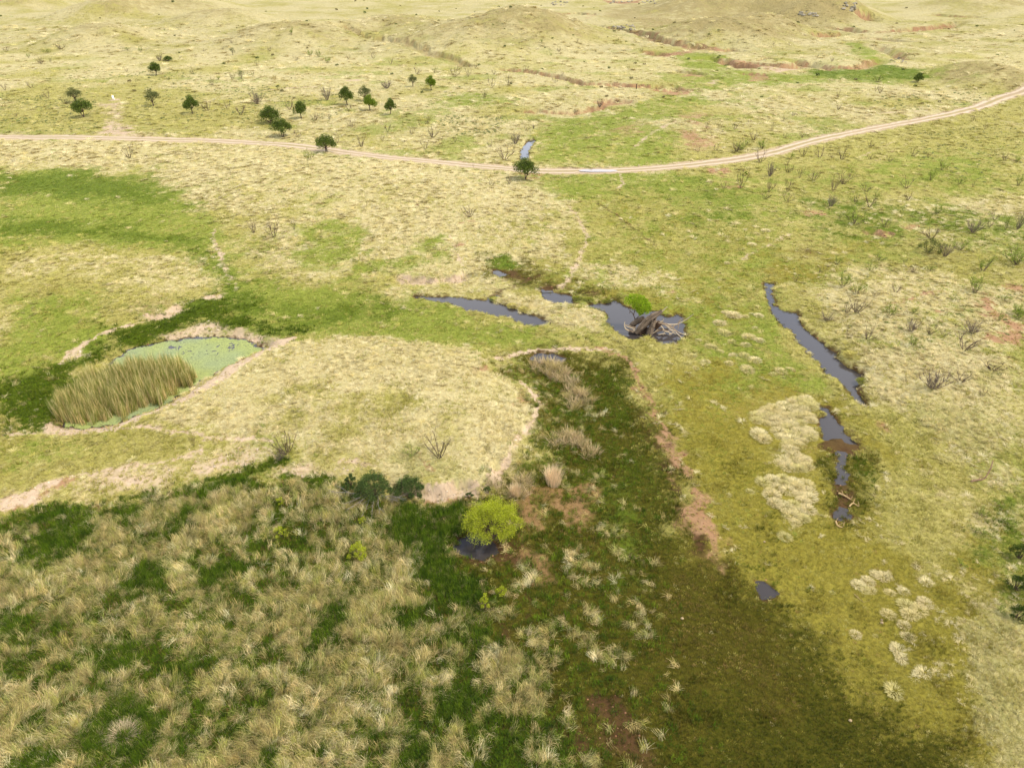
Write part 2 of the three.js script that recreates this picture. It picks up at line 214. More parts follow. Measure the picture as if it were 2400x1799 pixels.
zone('marsh', 'F', [[1560, 960], [1610, 1000], [1640, 1090], [1720, 1170], [1840, 1240], [1700, 1260], [1600, 1200], [1560, 1100]], 3, 0.3, 2);
zone('straw', 'F', [[1740, 600], [1900, 560], [2040, 580], [2212, 640], [2212, 960], [2080, 930], [1960, 900], [1880, 840], [1860, 760], [1780, 690]], 3, 0.55, 3);
zone('sage', 'F', [[1960, 890], [2090, 890], [2160, 930], [2120, 960], [2000, 950]], 1.5, 0.8, 1.5); zone('sage', 'F', [[2080, 780], [2200, 800], [2212, 880], [2100, 860]], 2, 0.5, 2);
zone('green', 'F', [[1700, 420], [1900, 440], [2100, 450], [2212, 480], [2212, 540], [2000, 510], [1850, 530], [1760, 500]], 4, 0.5, 3); zone('mud', 'Z6', [[560, 380], [760, 350], [950, 370], [900, 400], [700, 420], [640, 470], [560, 560], [520, 520]], 0.8, 0.4, 1);
zone('red', 'Z6', [[1440, 695], [1520, 650], [1640, 620], [1730, 640], [1640, 662], [1560, 672], [1480, 700], [1430, 730]], 0.35, 0.95, 0.5); zone('red', 'Z6', [[1850, 700], [1900, 690], [1950, 645], [2000, 690], [2060, 750], [2090, 820], [2200, 870], [2211, 930], [2150, 972], [1960, 965], [1950, 930], [2010, 880], [1950, 790], [1890, 740]], 0.5, 0.9, 0.8);
zone('red', 'Z6', [[2020, 600], [2120, 570], [2211, 600], [2211, 660], [2100, 650]], 1, 0.55, 1); zone('red', 'Z6', [[770, 135], [860, 120], [960, 108], [900, 140], [830, 165]], 0.5, 0.6, 0.8); zone('red', 'Z6', [[1200, 255], [1280, 240], [1350, 260], [1330, 285], [1240, 280]], 0.4, 0.8, 0.6);
zone('red', 'Z6', [[1380, 700], [1440, 690], [1420, 720], [1330, 740]], 0.3, 0.7, 0.5); zone('red', 'Z6', [[1250, 530], [1360, 540], [1380, 560], [1260, 550]], 0.3, 0.6, 0.5); zone('red', 'Z6', [[1600, 770], [1680, 770], [1690, 790], [1610, 800]], 0.3, 0.7, 0.5); zone('red', 'Z6', [[1230, 1480], [1330, 1500], [1360, 1570], [1270, 1560]], 0.5, 0.5, 0.6);
zone('red', 'Z6', [[2090, 1060], [2211, 1100], [2211, 1160], [2150, 1110]], 0.4, 0.5, 0.6); spot('red', 'Z6', 800, 1210, 0.5, 0.3, 0.6); spot('red', 'Z5', 2120, 645, 0.7, 0.4, 0.8); spot('red', 'T', 590, 1290, 0.5, 0.5, 0.9);
zone('red', 'Z3', [[20, 740], [150, 730], [140, 800], [200, 880], [260, 960], [180, 985], [60, 980], [30, 900]], 1.5, 0.5, 2.5); zone('red', 'Z3', [[180, 1085], [330, 1090], [350, 1110], [240, 1160], [180, 1120]], 0.6, 0.75, 1.2); zone('red', 'Z3', [[230, 1150], [400, 1180], [380, 1230], [260, 1220]], 0.8, 0.5, 1.2); zone('red', 'Z2', [[2050, 575], [2212, 570], [2212, 620], [2100, 622]], 1.5, 0.8, 2);
zone('red', 'Z2', [[1650, 660], [1760, 640], [1890, 655], [1850, 672], [1720, 690], [1660, 700]], 1, 0.8, 1.5); zone('red', 'Z3', [[220, 390], [380, 420], [520, 440], [640, 465], [780, 440], [770, 405], [640, 418], [440, 398], [300, 385]], 1.2, 0.75, 2); zone('pale', 'Z3', [[500, 430], [640, 468], [760, 440], [700, 428]], 1, 0.5, 2);
zone('red', 'Z3', [[0, 285], [130, 300], [250, 310], [260, 330], [100, 320], [0, 360]], 1.2, 0.6, 2); zone('red', 'Z3', [[880, 425], [1000, 430], [1180, 420], [1150, 440], [900, 445]], 1, 0.6, 2); zone('red', 'Z3', [[400, 475], [540, 478], [540, 515], [430, 525]], 1, 0.6, 2); zone('red', 'Z3', [[0, 460], [150, 478], [120, 500], [0, 495]], 1, 0.65, 2); zone('red', 'Z3', [[0, 565], [60, 580], [40, 610], [0, 610]], 1, 0.7, 1.5);
zone('red', 'Z3', [[1190, 215], [1340, 195], [1500, 185], [1740, 145], [1720, 160], [1500, 200], [1300, 218]], 1.2, 0.65, 2.5); zone('red', 'Z3', [[1130, 60], [1220, 85], [1180, 105], [1130, 90]], 1, 0.8, 3); zone('pale', 'Z3', [[180, 520], [235, 515], [240, 545], [180, 552]], 0.8, 0.6, 1.5); zone('red', 'Z2', [[1700, 0], [1950, 0], [1960, 18], [1720, 22]], 2, 0.8, 4); zone('red', 'Z2', [[1400, 88], [1640, 86], [1600, 102], [1420, 100]], 1.5, 0.6, 3);
zone('red', 'Z2', [[1700, 530], [1900, 538], [2050, 556], [1900, 560], [1720, 545]], 0.8, 0.6, 1.5); zone('red', 'Z2', [[1980, 335], [2110, 350], [2212, 330], [2212, 355], [2100, 368], [2000, 362]], 1, 0.65, 2); zone('pale', 'Z2', [[1170, 712], [1380, 720], [1320, 732], [1200, 732]], 0.8, 0.5, 1.2);
zone('red', 'Z2', [[1680, 870], [1800, 820], [1950, 790], [2000, 830], [1900, 890], [1750, 900]], 2, 0.35, 2.5);
zone('pale', 'Z1', [[600, 660], [760, 670], [790, 730], [800, 800], [870, 870], [1000, 885], [640, 875], [650, 800], [680, 740]], 1.2, 0.5, 2); zone('pale', 'Z1', [[640, 820], [740, 840], [860, 880], [700, 882], [620, 860]], 0.8, 0.55, 1.5); spot('pale', 'Z2', 78, 522, 2.2, 1.4, 0.8); spot('pale', 'Z1', 740, 648, 1.3, 0.9, 0.8);
zone('red', 'P', [[1225, 404], [1290, 410], [1280, 419], [1240, 424], [1215, 416]], 0.5, 0.5, 0.7);
for (const b of BANKS) LAYERS.push({ kind: b.red ? KI.red : KI.pale, bank: b, amount: b.h === 1.2 ? 0.3 : 0.55, b: b.b });
// pond and its wet fringe
zone('lush', 'Z4', [[0, 1230], [150, 1190], [300, 1130], [440, 1090], [560, 1060], [700, 990], [760, 900], [900, 850], [1020, 800], [1200, 770], [1300, 720], [1500, 705], [1560, 750], [1500, 790], [1650, 830], [1850, 855], [2000, 890], [1990, 920], [1880, 955], [1850, 925], [1700, 890], [1500, 880], [1300, 840], [1150, 890], [1000, 950], [850, 1000], [700, 1010], [560, 1100], [500, 1210], [400, 1310], [340, 1390], [400, 1500], [250, 1530], [100, 1500], [0, 1450]], 1.5, 0.95, 1.6);
zone('green', 'Z4', [[560, 640], [850, 700], [1150, 700], [1350, 650], [1500, 620], [1600, 760], [1500, 720], [1300, 730], [1150, 790], [1000, 810]], 1.5, 0.35, 1.5);
zone('pale', 'Z4', [[1000, 940], [1180, 880], [1300, 845], [1450, 880], [1600, 895], [1800, 925], [1870, 950], [1790, 990], [1700, 1005], [1560, 1080], [1450, 1150], [1380, 1190], [1300, 1250], [1150, 1335], [1000, 1400], [900, 1440], [700, 1500], [560, 1540], [300, 1530], [300, 1480], [500, 1490], [1100, 1290], [1300, 1150], [1600, 990], [1400, 930], [1200, 950]], 0.5, 0.62, 0.8);
zone('mud', 'Z4', [[1600, 960], [1700, 970], [1690, 1000], [1500, 1085], [1330, 1190], [1180, 1275], [1000, 1370], [800, 1440], [560, 1510], [300, 1520], [300, 1460], [480, 1490], [1000, 1330], [1300, 1160], [1560, 1020]], 0.3, 0.5, 0.5);
zone('pale', 'Z4', [[890, 795], [1050, 778], [1140, 722], [1200, 742], [1080, 795], [950, 810]], 0.25, 0.9, 0.4); zone('pale', 'Z4', [[1300, 682], [1400, 660], [1480, 655], [1440, 685], [1340, 700]], 0.3, 0.6, 0.5); zone('hill', 'Z4', [[830, 760], [950, 690], [1100, 660], [1130, 720], [1040, 775], [900, 790]], 0.8, 0.5, 0.8); zone('pale', 'Z4', [[390, 1110], [430, 1040], [560, 960], [560, 1000], [450, 1110]], 0.3, 0.6, 0.4);
zone('green', 'Z4', [[440, 1100], [500, 1020], [620, 950], [730, 980], [680, 1040], [560, 1090]], 0.6, 0.6, 0.8);
// knoll
zone('straw', 'F', [[640, 742], [760, 724], [880, 730], [980, 752], [1065, 792], [1115, 850], [1145, 882], [1135, 930], [1095, 998], [1050, 1018], [920, 1035], [800, 1005], [700, 965], [600, 935], [450, 932], [330, 912], [420, 852], [500, 792], [560, 762]], 0.8, 0.85, 1.2);
zone('mix', 'F', [[560, 850], [700, 820], [800, 850], [880, 830], [900, 900], [820, 930], [700, 920], [600, 900]], 2, 0.6, 2); zone('sage', 'F', [[830, 960], [900, 945], [930, 1000], [1000, 990], [1010, 1030], [900, 1030], [840, 1000]], 0.6, 0.75, 0.8); zone('sage', 'F', [[1080, 800], [1130, 830], [1180, 870], [1180, 910], [1150, 870], [1100, 820]], 0.5, 0.7, 0.6);
zone('mix', 'F', [[0, 960], [150, 930], [330, 915], [450, 935], [420, 970], [300, 1005], [170, 1015], [60, 1040], [0, 1055]], 0.8, 0.75, 1); zone('lime', 'F', [[0, 975], [120, 950], [220, 950], [160, 990], [0, 1030]], 1, 0.5, 1);
zone('pale', 'F', [[0, 1062], [90, 1042], [180, 1018], [350, 1003], [440, 968], [510, 955], [570, 972], [700, 1003], [800, 1012], [730, 1050], [640, 1035], [560, 1015], [450, 1035], [350, 1062], [200, 1092], [100, 1102], [0, 1105]], 0.8, 0.42, 1); zone('red', 'F', [[0, 1064], [80, 1046], [130, 1030], [180, 1025], [100, 1068], [90, 1090], [0, 1100]], 0.3, 0.55, 0.4); zone('pale', 'A', [[0, 262], [90, 245], [230, 175], [380, 140], [300, 180], [220, 220], [180, 270], [240, 300], [90, 300], [0, 325]], 0.2, 0.9, 0.3);
zone('pale', 'B', [[435, 190], [560, 178], [660, 182], [710, 185], [750, 165], [770, 110], [765, 85], [840, 90], [830, 140], [800, 185], [700, 215], [600, 235], [500, 248], [440, 245]], 0.15, 1, 0.25); zone('red', 'B', [[435, 240], [600, 232], [760, 205], [800, 190], [760, 230], [640, 260], [440, 272]], 0.2, 0.7, 0.3);
zone('red', 'Z5', [[830, 1100], [900, 1140], [950, 1110], [1020, 1190], [960, 1170], [900, 1180]], 0.25, 0.5, 0.4); zone('red', 'Z5', [[1150, 1270], [1200, 1300], [1220, 1360], [1130, 1380], [1090, 1390], [1150, 1330]], 0.2, 0.6, 0.3);
// marsh, foreground
zone('gold', 'F', [[1420, 800], [1520, 790], [1640, 840], [1720, 830], [1800, 860], [1880, 960], [1900, 1150], [2000, 1250], [2120, 1300], [2100, 1400], [2080, 1560], [2150, 1700], [1500, 1700], [1460, 1100]], 3.5, 0.9, 2.2); zone('gold', 'F', [[1500, 950], [1620, 960], [1660, 1100], [1800, 1230], [1950, 1330], [2020, 1450], [2080, 1700], [1500, 1700], [1500, 1150]], 5, 0.7, 2.2);
zone('gold', 'F', [[1880, 960], [2080, 1000], [2212, 1080], [2212, 1280], [2050, 1260], [1920, 1150]], 3, 0.5, 2); zone('gold', 'F', [[1200, 480], [1330, 420], [1500, 440], [1660, 520], [1660, 720], [1480, 700], [1300, 650], [1200, 590]], 6, 0.36, 3); zone('mix', 'F', [[1200, 440], [1340, 400], [1500, 430], [1640, 520], [1600, 640], [1400, 620], [1200, 560]], 6, 0.5, 3); zone('straw', 'F', [[1250, 560], [1450, 590], [1500, 640], [1340, 620]], 2.5, 0.5, 2.5); zone('gold', 'F', [[1640, 560], [1900, 520], [1760, 600], [1700, 640]], 2.5, 0.5, 2);
zone('marsh', 'F', [[780, 1085], [930, 1085], [1120, 1070], [1150, 1250], [1080, 1330], [900, 1300], [800, 1180]], 0.6, 0.9, 1);
zone('marsh', 'F', [[1085, 772], [1180, 757], [1320, 757], [1362, 795], [1385, 835], [1390, 890], [1405, 935], [1440, 975], [1450, 1030], [1462, 1100], [1495, 1170], [1535, 1200], [1575, 1250], [1625, 1290], [1700, 1335], [1800, 1425], [1880, 1505], [2000, 1585], [2080, 1680], [2080, 1850], [900, 1850], [950, 1400], [1050, 1300], [1120, 1200], [1120, 1080], [1090, 1052], [1130, 985], [1180, 925], [1185, 870], [1120, 832]], 2.2, 0.97, 1.8);
zone('lush', 'F', [[1180, 880], [1250, 830], [1340, 800], [1370, 880], [1390, 960], [1400, 1040], [1420, 1150], [1330, 1120], [1250, 1060], [1180, 1010], [1130, 1000], [1190, 930]], 1.2, 0.3, 1.6); zone('marsh', 'F', [[1600, 1240], [1760, 1270], [1900, 1380], [2010, 1480], [2100, 1600], [2150, 1680], [2080, 1680], [1900, 1560], [1750, 1420]], 4, 0.5, 1.8); zone('green', 'B', [[1400, 100], [1600, 300], [1560, 600], [1450, 800], [1350, 600], [1330, 300]], 1.2, 0.35, 1.5);
zone('red', 'F', [[1362, 795], [1397, 842], [1412, 900], [1425, 932], [1475, 945], [1497, 1000], [1515, 1045], [1535, 1100], [1552, 1150], [1580, 1222], [1565, 1258], [1520, 1205], [1480, 1155], [1458, 1090], [1448, 1020], [1418, 955], [1393, 900], [1378, 860]], 0.35, 0.7, 0.9); zone('mud', 'F', [[1380, 860], [1410, 930], [1450, 990], [1480, 1100], [1520, 1180], [1560, 1250], [1500, 1190], [1460, 1100], [1430, 1000]], 0.4, 0.55, 0.8);
zone('litter', 'B', [[880, 290], [1000, 185], [1270, 180], [1340, 250], [1270, 390], [1010, 430], [930, 500], [1090, 640], [990, 690], [900, 560], [920, 420]], 0.5, 0.8, 0.8); zone('mud', 'B', [[570, 420], [640, 400], [900, 480], [960, 520], [900, 600], [720, 600], [580, 560]], 0.3, 0.7, 0.4); zone('mud', 'B', [[960, 770], [1000, 780], [1000, 900], [960, 880]], 0.2, 0.7, 0.3);
for (const [x, y, r] of [[1050, 1180, 30], [1100, 1290, 25], [1310, 1330, 40], [1350, 1440, 60], [1420, 1500, 60], [1190, 1500, 40], [1550, 1580, 60], [1090, 1440, 25], [850, 950, 25], [1240, 1520, 30], [1440, 1380, 40]]) spot('mud', 'B', x, y, r * 0.014, r * 0.02, 0.55);
zone('tall', 'F', [[-60, 1125], [70, 1110], [170, 1100], [290, 1085], [430, 1065], [520, 1045], [640, 1050], [730, 1070], [790, 1085], [870, 1100], [920, 1150], [960, 1200], [1000, 1240], [1060, 1290], [1060, 1340], [1120, 1400], [1170, 1500], [1200, 1600], [1200, 1800], [-60, 1800]], 0.7, 0.92, 1.2);
for (const p of [[[30, 620], [120, 540], [300, 400], [480, 380], [500, 470], [400, 560], [300, 600]], [[850, 460], [860, 400], [960, 330], [1005, 360], [930, 440]], [[590, 730], [700, 620], [860, 600], [850, 740], [700, 780]], [[1050, 620], [1250, 560], [1380, 600], [1250, 680], [1100, 700]], [[520, 1130], [600, 1060], [750, 1020], [690, 1120], [600, 1175]],
  [[430, 1440], [560, 1330], [700, 1250], [810, 1340], [860, 1400], [820, 1560], [740, 1630], [560, 1650], [420, 1590]], [[1000, 1090], [1190, 1050], [1150, 1115], [1010, 1190], [960, 1300], [860, 1350], [1000, 1150]], [[1590, 1070], [1680, 900], [1790, 740], [1800, 950], [1650, 1060]], [[1290, 1700], [1340, 1560], [1460, 1580], [1430, 1700]], [[0, 900], [60, 850], [120, 900], [40, 1000], [0, 1000]], [[40, 1658], [160, 1580], [300, 1640], [200, 1720], [30, 1720]], [[90, 340], [330, 300], [480, 330], [340, 380], [130, 400]], [[580, 330], [700, 300], [760, 310], [680, 370], [600, 380]], [[940, 230], [1080, 190], [1300, 150], [1360, 190], [1150, 230], [1000, 270]]]) zone('tallgreen', 'A', p, 0.35, 0.92, 0.7);
for (const p of [[[110, 440], [300, 310], [640, 275], [650, 420], [570, 520], [610, 600], [520, 660], [440, 620], [380, 540], [200, 460]], [[360, 560], [500, 600], [620, 640], [720, 700], [640, 850], [560, 800], [420, 700]], [[230, 860], [420, 860], [400, 960], [300, 960]], [[500, 1310], [640, 1230], [720, 1300], [620, 1400], [520, 1400]], [[650, 980], [780, 940], [820, 1060], [720, 1080]], [[330, 1540], [420, 1560], [440, 1658], [320, 1658]]]) zone('tallgreen', 'B', p, 0.4, 0.9, 0.7);
zone('lush', 'A', [[80, 330], [330, 290], [330, 330], [140, 372], [60, 370]], 0.25, 0.85, 0.4); zone('lush', 'A', [[590, 292], [640, 250], [800, 210], [740, 260], [640, 295]], 0.2, 0.7, 0.4); zone('lush', 'A', [[940, 215], [1090, 155], [1300, 95], [1480, 40], [1500, 80], [1320, 130], [1180, 175], [1000, 220]], 0.25, 0.8, 0.4); zone('lush', 'A', [[1450, 130], [1650, 140], [1771, 170], [1771, 200], [1600, 185], [1460, 160]], 0.2, 0.7, 0.4);
// channel and bottom right
zone('marsh', 'T', [[930, 780], [1050, 770], [1400, 830], [1560, 860], [1620, 1000], [1600, 1150], [1560, 1300], [1450, 1450], [1300, 1600], [1150, 1600], [1080, 1450], [1100, 1200], [1000, 1050], [930, 900]], 0.5, 0.7, 0.8); zone('lush', 'T', [[1300, 840], [1500, 840], [1600, 1050], [1560, 1200], [1420, 1100], [1300, 960]], 0.4, 0.35, 0.6); zone('mud', 'T', [[1170, 1100], [1320, 1080], [1360, 1250], [1330, 1420], [1250, 1560], [1170, 1540], [1200, 1350], [1150, 1200]], 0.3, 0.6, 0.5);
zone('straw', 'C', [[1100, 60], [1500, 20], [1800, 100], [1800, 420], [1600, 500], [1300, 480], [1150, 350], [1050, 200]], 1.2, 0.35, 1.2); zone('sage', 'C', [[1850, 830], [1620, 880], [1490, 930], [1440, 1050], [1420, 1120], [1520, 1300], [1560, 1450], [1640, 1720], [1850, 1720]], 1.0, 1.0, 1.2); zone('straw', 'C', [[1600, 900], [1800, 900], [1800, 1100], [1650, 1050]], 0.6, 0.5, 0.8); zone('sage', 'C', [[1080, 1030], [1170, 1050], [1200, 1150], [1300, 1110], [1400, 1180], [1350, 1280], [1280, 1390], [1200, 1300], [1120, 1180]], 0.5, 0.7, 0.6);
zone('green', 'C', [[1600, 280], [1800, 250], [1800, 850], [1650, 860], [1600, 700], [1500, 600], [1480, 400]], 0.8, 0.35, 1); zone('lush', 'C', [[300, 580], [400, 590], [520, 700], [500, 740], [400, 690], [320, 640]], 0.25, 0.7, 0.4); zone('mud', 'C', [[990, 740], [1100, 700], [1200, 760], [1100, 790], [1030, 790]], 0.2, 0.6, 0.3);
zone('gold', 'C', [[380, 560], [700, 480], [1000, 520], [1300, 620], [1480, 800], [1440, 950], [1380, 1080], [1200, 1000], [1000, 950], [800, 900], [560, 800]], 1.2, 0.75, 1.4); zone('gold', 'C', [[500, 560], [900, 560], [1150, 760], [1350, 1000], [1400, 1300], [1500, 1500], [1200, 1500], [900, 1100], [600, 850]], 2, 0.8, 1.5); zone('mix', 'C', [[1000, 100], [1400, 60], [1600, 300], [1400, 560], [1150, 520], [1050, 300]], 1.5, 0.6, 1.4);
trail('pale', 'Z4', [[1870, 955], [1715, 1025], [1580, 1098], [1470, 1168], [1345, 1250], [1165, 1346], [1010, 1412], [860, 1462], [705, 1512], [520, 1540], [330, 1530]], 1.5, 0.95);
// trodden trails
for (const [k, f, p, w, a] of [['pale', 'Z5', [[1480, 90], [1540, 180], [1595, 280], [1560, 390], [1500, 510], [1460, 580], [1400, 630]], 0.6, 0.75], ['mix', 'Z5', [[1545, 400], [1400, 490]], 0.5, 0.6], ['mud', 'Z5', [[1560, 20], [1660, 70], [1760, 130], [1850, 200], [1960, 290], [2050, 350]], 0.7, 0.5], ['mud', 'Z5', [[470, 30], [500, 100], [590, 190]], 0.4, 0.4], ['straw', 'Z5', [[390, 385], [520, 340]], 0.4, 0.7], ['pale', 'Z5', [[700, 280], [740, 390], [790, 490]], 0.5, 0.6], ['mud', 'Z5', [[1000, 640], [1150, 600], [1300, 530]], 0.6, 0.5],
  ['pale', 'Z2', [[1800, 1120], [1830, 1190], [1780, 1230]], 0.6, 0.8], ['pale', 'Z2', [[1900, 950], [2000, 870], [2090, 820], [2180, 780]], 0.9, 0.7], ['pale', 'Z4', [[1385, 240], [1375, 310], [1430, 400], [1450, 490], [1500, 570]], 0.5, 0.8], ['pale', 'Z4', [[970, 820], [730, 890], [600, 940], [440, 1050], [400, 1110]], 0.6, 0.75], ['pale', 'Z4', [[0, 1560], [200, 1570], [400, 1570], [700, 1540], [950, 1520], [1200, 1560], [1400, 1590], [1650, 1590], [1750, 1620]], 0.45, 0.75],
  ['pale', 'Z3', [[1260, 1040], [1500, 900], [1640, 800]], 0.5, 0.45], ['pale', 'Z3', [[1150, 1020], [1400, 900], [1520, 850]], 0.5, 0.45], ['pale', 'Z3', [[1190, 745], [1300, 730], [1590, 715]], 0.7, 0.7], ['pale', 'F', [[1128, 826], [1150, 850], [1162, 875], [1152, 905], [1140, 925], [1115, 960], [1085, 1000]], 0.55, 0.95], ['pale', 'F', [[1070, 775], [1130, 760], [1220, 752], [1320, 755]], 0.6, 0.8], ['red', 'F', [[1290, 750], [1350, 770], [1380, 815], [1400, 850], [1420, 900], [1450, 940]], 0.45, 0.8],
  ['pale', 'Z1', [[1700, 590], [1850, 572], [2100, 560]], 0.9, 0.7], ['mud', 'Z1', [[880, 955], [980, 1040], [1040, 1140]], 0.5, 0.4], ['pale', 'A', [[380, 145], [600, 110], [900, 60], [1060, 10]], 0.4, 0.7], ['pale', 'A', [[1100, 10], [1160, 70], [1300, 80]], 0.4, 0.5], ['pale', 'B', [[0, 65], [100, 75], [160, 100]], 0.3, 0.5], ['red', 'B', [[415, 20], [430, 80], [470, 110]], 0.3, 0.6], ['pale', 'Z6', [[380, 440], [480, 380], [600, 320], [700, 265]], 0.6, 0.4], ['mud', 'Z4', [[1420, 20], [1540, 140]], 0.5, 0.35], ['pale', 'S', [[1550, 360], [1680, 580], [1820, 730]], 0.5, 0.4]]) trail(k, f, p, w, a);
LAYERS.push({ kind: KI.pale, line: ROAD, soft: 2.2, amount: 0.45, warp: 1.4, b: box(ROAD, 6) }, { kind: KI.road, line: ROAD, soft: 1.5, amount: 1, warp: 0.4, b: box(ROAD, 4), hard: true });
for (const q of POOLS) LAYERS.push({ kind: KI.mud, pool: q, amount: q.name === 'pond' ? 0.6 : 0.75, b: q.b });

const GRIDS = [[-54, 54, -58, -8, 0.16], [-96, 96, -122, -58, 0.3], [-168, 168, -226, -122, 0.6], [-440, 440, -580, -226, 1.4]].map(([x0, x1, z0, z1, s]) => {
  const nx = Math.ceil((x1 - x0) / s) + 1, nz = Math.ceil((z1 - z0) / s) + 1, w = new Float32Array(nx * nz * NK);
  for (let j = 0; j < nz; j++) for (let i = 0; i < nx; i++) {
    const x = x0 + i * s, z = z0 + j * s, o = (j * nx + i) * NK, d = Math.hypot(x, z), n = fbm(x / 11, z / 11, 3);
    w[o] = clamp(0.12 + 0.5 * smooth(55, 160, d) + (n - 0.5) * 1.4); w[o + 1] = 1 - w[o];
    const g = smooth(0.56, 0.72, fbm(x / 8 + 70, z / 8, 3)) * 0.5 * (1 - 0.6 * smooth(150, 300, d)); for (let k = 0; k < 2; k++) w[o + k] *= 1 - g; w[o + 2] += g;
  }
  for (const L of LAYERS) {
    const i0 = Math.max(0, Math.floor((L.b[0] - x0) / s)), i1 = Math.min(nx - 1, Math.ceil((L.b[1] - x0) / s)), j0 = Math.max(0, Math.floor((L.b[2] - z0) / s)), j1 = Math.min(nz - 1, Math.ceil((L.b[3] - z0) / s));
    for (let j = j0; j <= j1; j++) for (let i = i0; i <= i1; i++) {
      const x = x0 + i * s, z = z0 + j * s; let a;
      if (L.pool) { const e = sdPool(L.pool, x, z); a = L.amount * (1 - smooth(0.0, 0.6, e)); }
      else if (L.bank) { const [e, , over] = bankAt(L.bank, x, z), l = L.bank.l; a = L.amount * smooth(-0.05 * l, 0.02 * l, e) * (1 - smooth(l * 0.16, l * 0.5, e)) * (1 - smooth(0, l * 0.4, over)); }
      else {
        const wx = x + (fbm(x / L.warp / 1.5 + 3, z / L.warp / 1.5, 3) - 0.5) * 2.2 * L.warp, wz = z + (fbm(x / L.warp / 1.5, z / L.warp / 1.5 + 17, 3) - 0.5) * 2.2 * L.warp;
        if (L.line) { const e = sdLine(L.line, wx, wz)[0]; a = L.amount * (1 - smooth(L.soft * (L.hard ? 0.85 : 0.3), L.soft * 1.15, e)); }
        else { const e = sdPoly(L.p, wx, wz); a = L.amount * smooth(L.soft, -L.soft, e); if (a > 0.01 && L.soft >= 0.8 && L.kind !== KI.marsh && L.kind !== KI.lush) a = clamp(a * (0.1 + 1.1 * fbm(x / (3 + 2 * L.soft) + L.kind * 31, z / (3 + 2 * L.soft), 3) + 0.75 * fbm(x / 1.1 + L.kind * 3, z / 1.4, 2))); else if (a > 0.01 && (L.kind === KI.red || L.kind === KI.litter)) a *= 0.25 + 0.9 * smooth(0.3, 0.62, fbm(x / 0.7 + 5, z / 0.9, 3)); }
        if (!L.hard && a > 0.01 && a < 0.99) a = clamp(a + (fbm(x / 1.3 + L.kind * 7, z / 1.3, 3) - 0.5) * 2.2 * a * (1 - a) * 2);
      }
      if (a > 0.003) { const o = (j * nx + i) * NK; for (let k = 0; k < NK; k++) w[o + k] *= 1 - a; w[o + L.kind] += a; }
    }
  }
  return { x0, x1, z0, z1, s, nx, nz, w };
});
const cover = new Float32Array(NK);
function coverAt(x, z) {                                                   // fills cover[] with the weights at a place
  for (const g of GRIDS) if (x >= g.x0 && x < g.x1 && z >= g.z0 && z < g.z1) {
    const u = (x - g.x0) / g.s, v = (z - g.z0) / g.s, i = Math.min(g.nx - 2, Math.floor(u)), j = Math.min(g.nz - 2, Math.floor(v)), a = u - i, b = v - j, o = (j * g.nx + i) * NK, p = o + g.nx * NK;
    for (let k = 0; k < NK; k++) cover[k] = (g.w[o + k] * (1 - a) + g.w[o + NK + k] * a) * (1 - b) + (g.w[p + k] * (1 - a) + g.w[p + NK + k] * a) * b;
    return cover;
  }
  cover.fill(0); cover[0] = 0.6; cover[1] = 0.4; return cover;
}

// two tones of every cover, as reflectances of the thing itself
const K = 0.62;
const TONE = { straw: [[216, 200, 146], [204, 186, 126]], mix: [[194, 180, 106], [174, 162, 84]], lime: [[158, 162, 70], [140, 148, 54]], green: [[122, 136, 44], [102, 118, 30]], lush: [[92, 106, 20], [70, 86, 12]], marsh: [[102, 94, 30], [72, 70, 16]], sage: [[194, 182, 120], [176, 166, 98]], red: [[196, 156, 116], [166, 124, 86]], pale: [[226, 198, 164], [204, 174, 138]], mud: [[104, 76, 46], [78, 56, 34]], tall: [[112, 96, 48], [80, 70, 26]], tallgreen: [[46, 60, 6], [30, 42, 4]], litter: [[168, 132, 88], [132, 102, 60]], road: [[208, 182, 146], [192, 166, 128]], hill: [[190, 168, 112], [162, 146, 92]], gold: [[164, 150, 62], [144, 132, 48]] };
const TONES = KINDS.map((k) => TONE[k].map((c) => lin(c).map((v) => v * K)));
const toSRGB = new Uint8Array(4097); for (let i = 0; i <= 4096; i++) { const v = i / 4096; toSRGB[i] = Math.round(255 * (v <= 0.0031308 ? v * 12.92 : 1.055 * Math.pow(v, 1 / 2.4) - 0.055)); }

// ------------------------------------------------------------------ ground: one sheet, finer where it is near
function steps(list) { const out = []; for (const [a, b, n] of list) for (let i = 0; i < n; i++) out.push(a + (b - a) * i / n); out.push(list.at(-1)[1]); return out; }
const half = [[0, 54, 180], [54, 96, 54], [96, 168, 54], [168, 440, 110], [440, 1200, 24], [1200, 5200, 16]];
const XS = [...steps(half).slice(1).reverse().map((v) => -v), ...steps(half)];
const ZS = steps([[260, -8, 20], [-8, -58, 250], [-58, -122, 180], [-122, -226, 150], [-226, -580, 230], [-580, -1500, 40], [-1500, -6500, 20]]);
const NX = XS.length, NZ = ZS.length, HS = new Float32Array(NX * NZ);
for (let j = 0; j < NZ; j++) for (let i = 0; i < NX; i++) HS[j * NX + i] = ground(XS[i], ZS[j]);
function find(a, v) { let lo = 0, hi = a.length - 2, up = a[1] > a[0]; while (lo < hi) { const m = (lo + hi + 1) >> 1; if (up ? a[m] <= v : a[m] >= v) lo = m; else hi = m - 1; } return lo; }
function heightAt(x, z) {                                                  // height of the built sheet
  const i = find(XS, x), j = find(ZS, z), u = (x - XS[i]) / (XS[i + 1] - XS[i]), v = (z - ZS[j]) / (ZS[j + 1] - ZS[j]), o = j * NX + i;
  return (HS[o] * (1 - u) + HS[o + 1] * u) * (1 - v) + (HS[o + NX] * (1 - u) + HS[o + NX + 1] * u) * v;
}
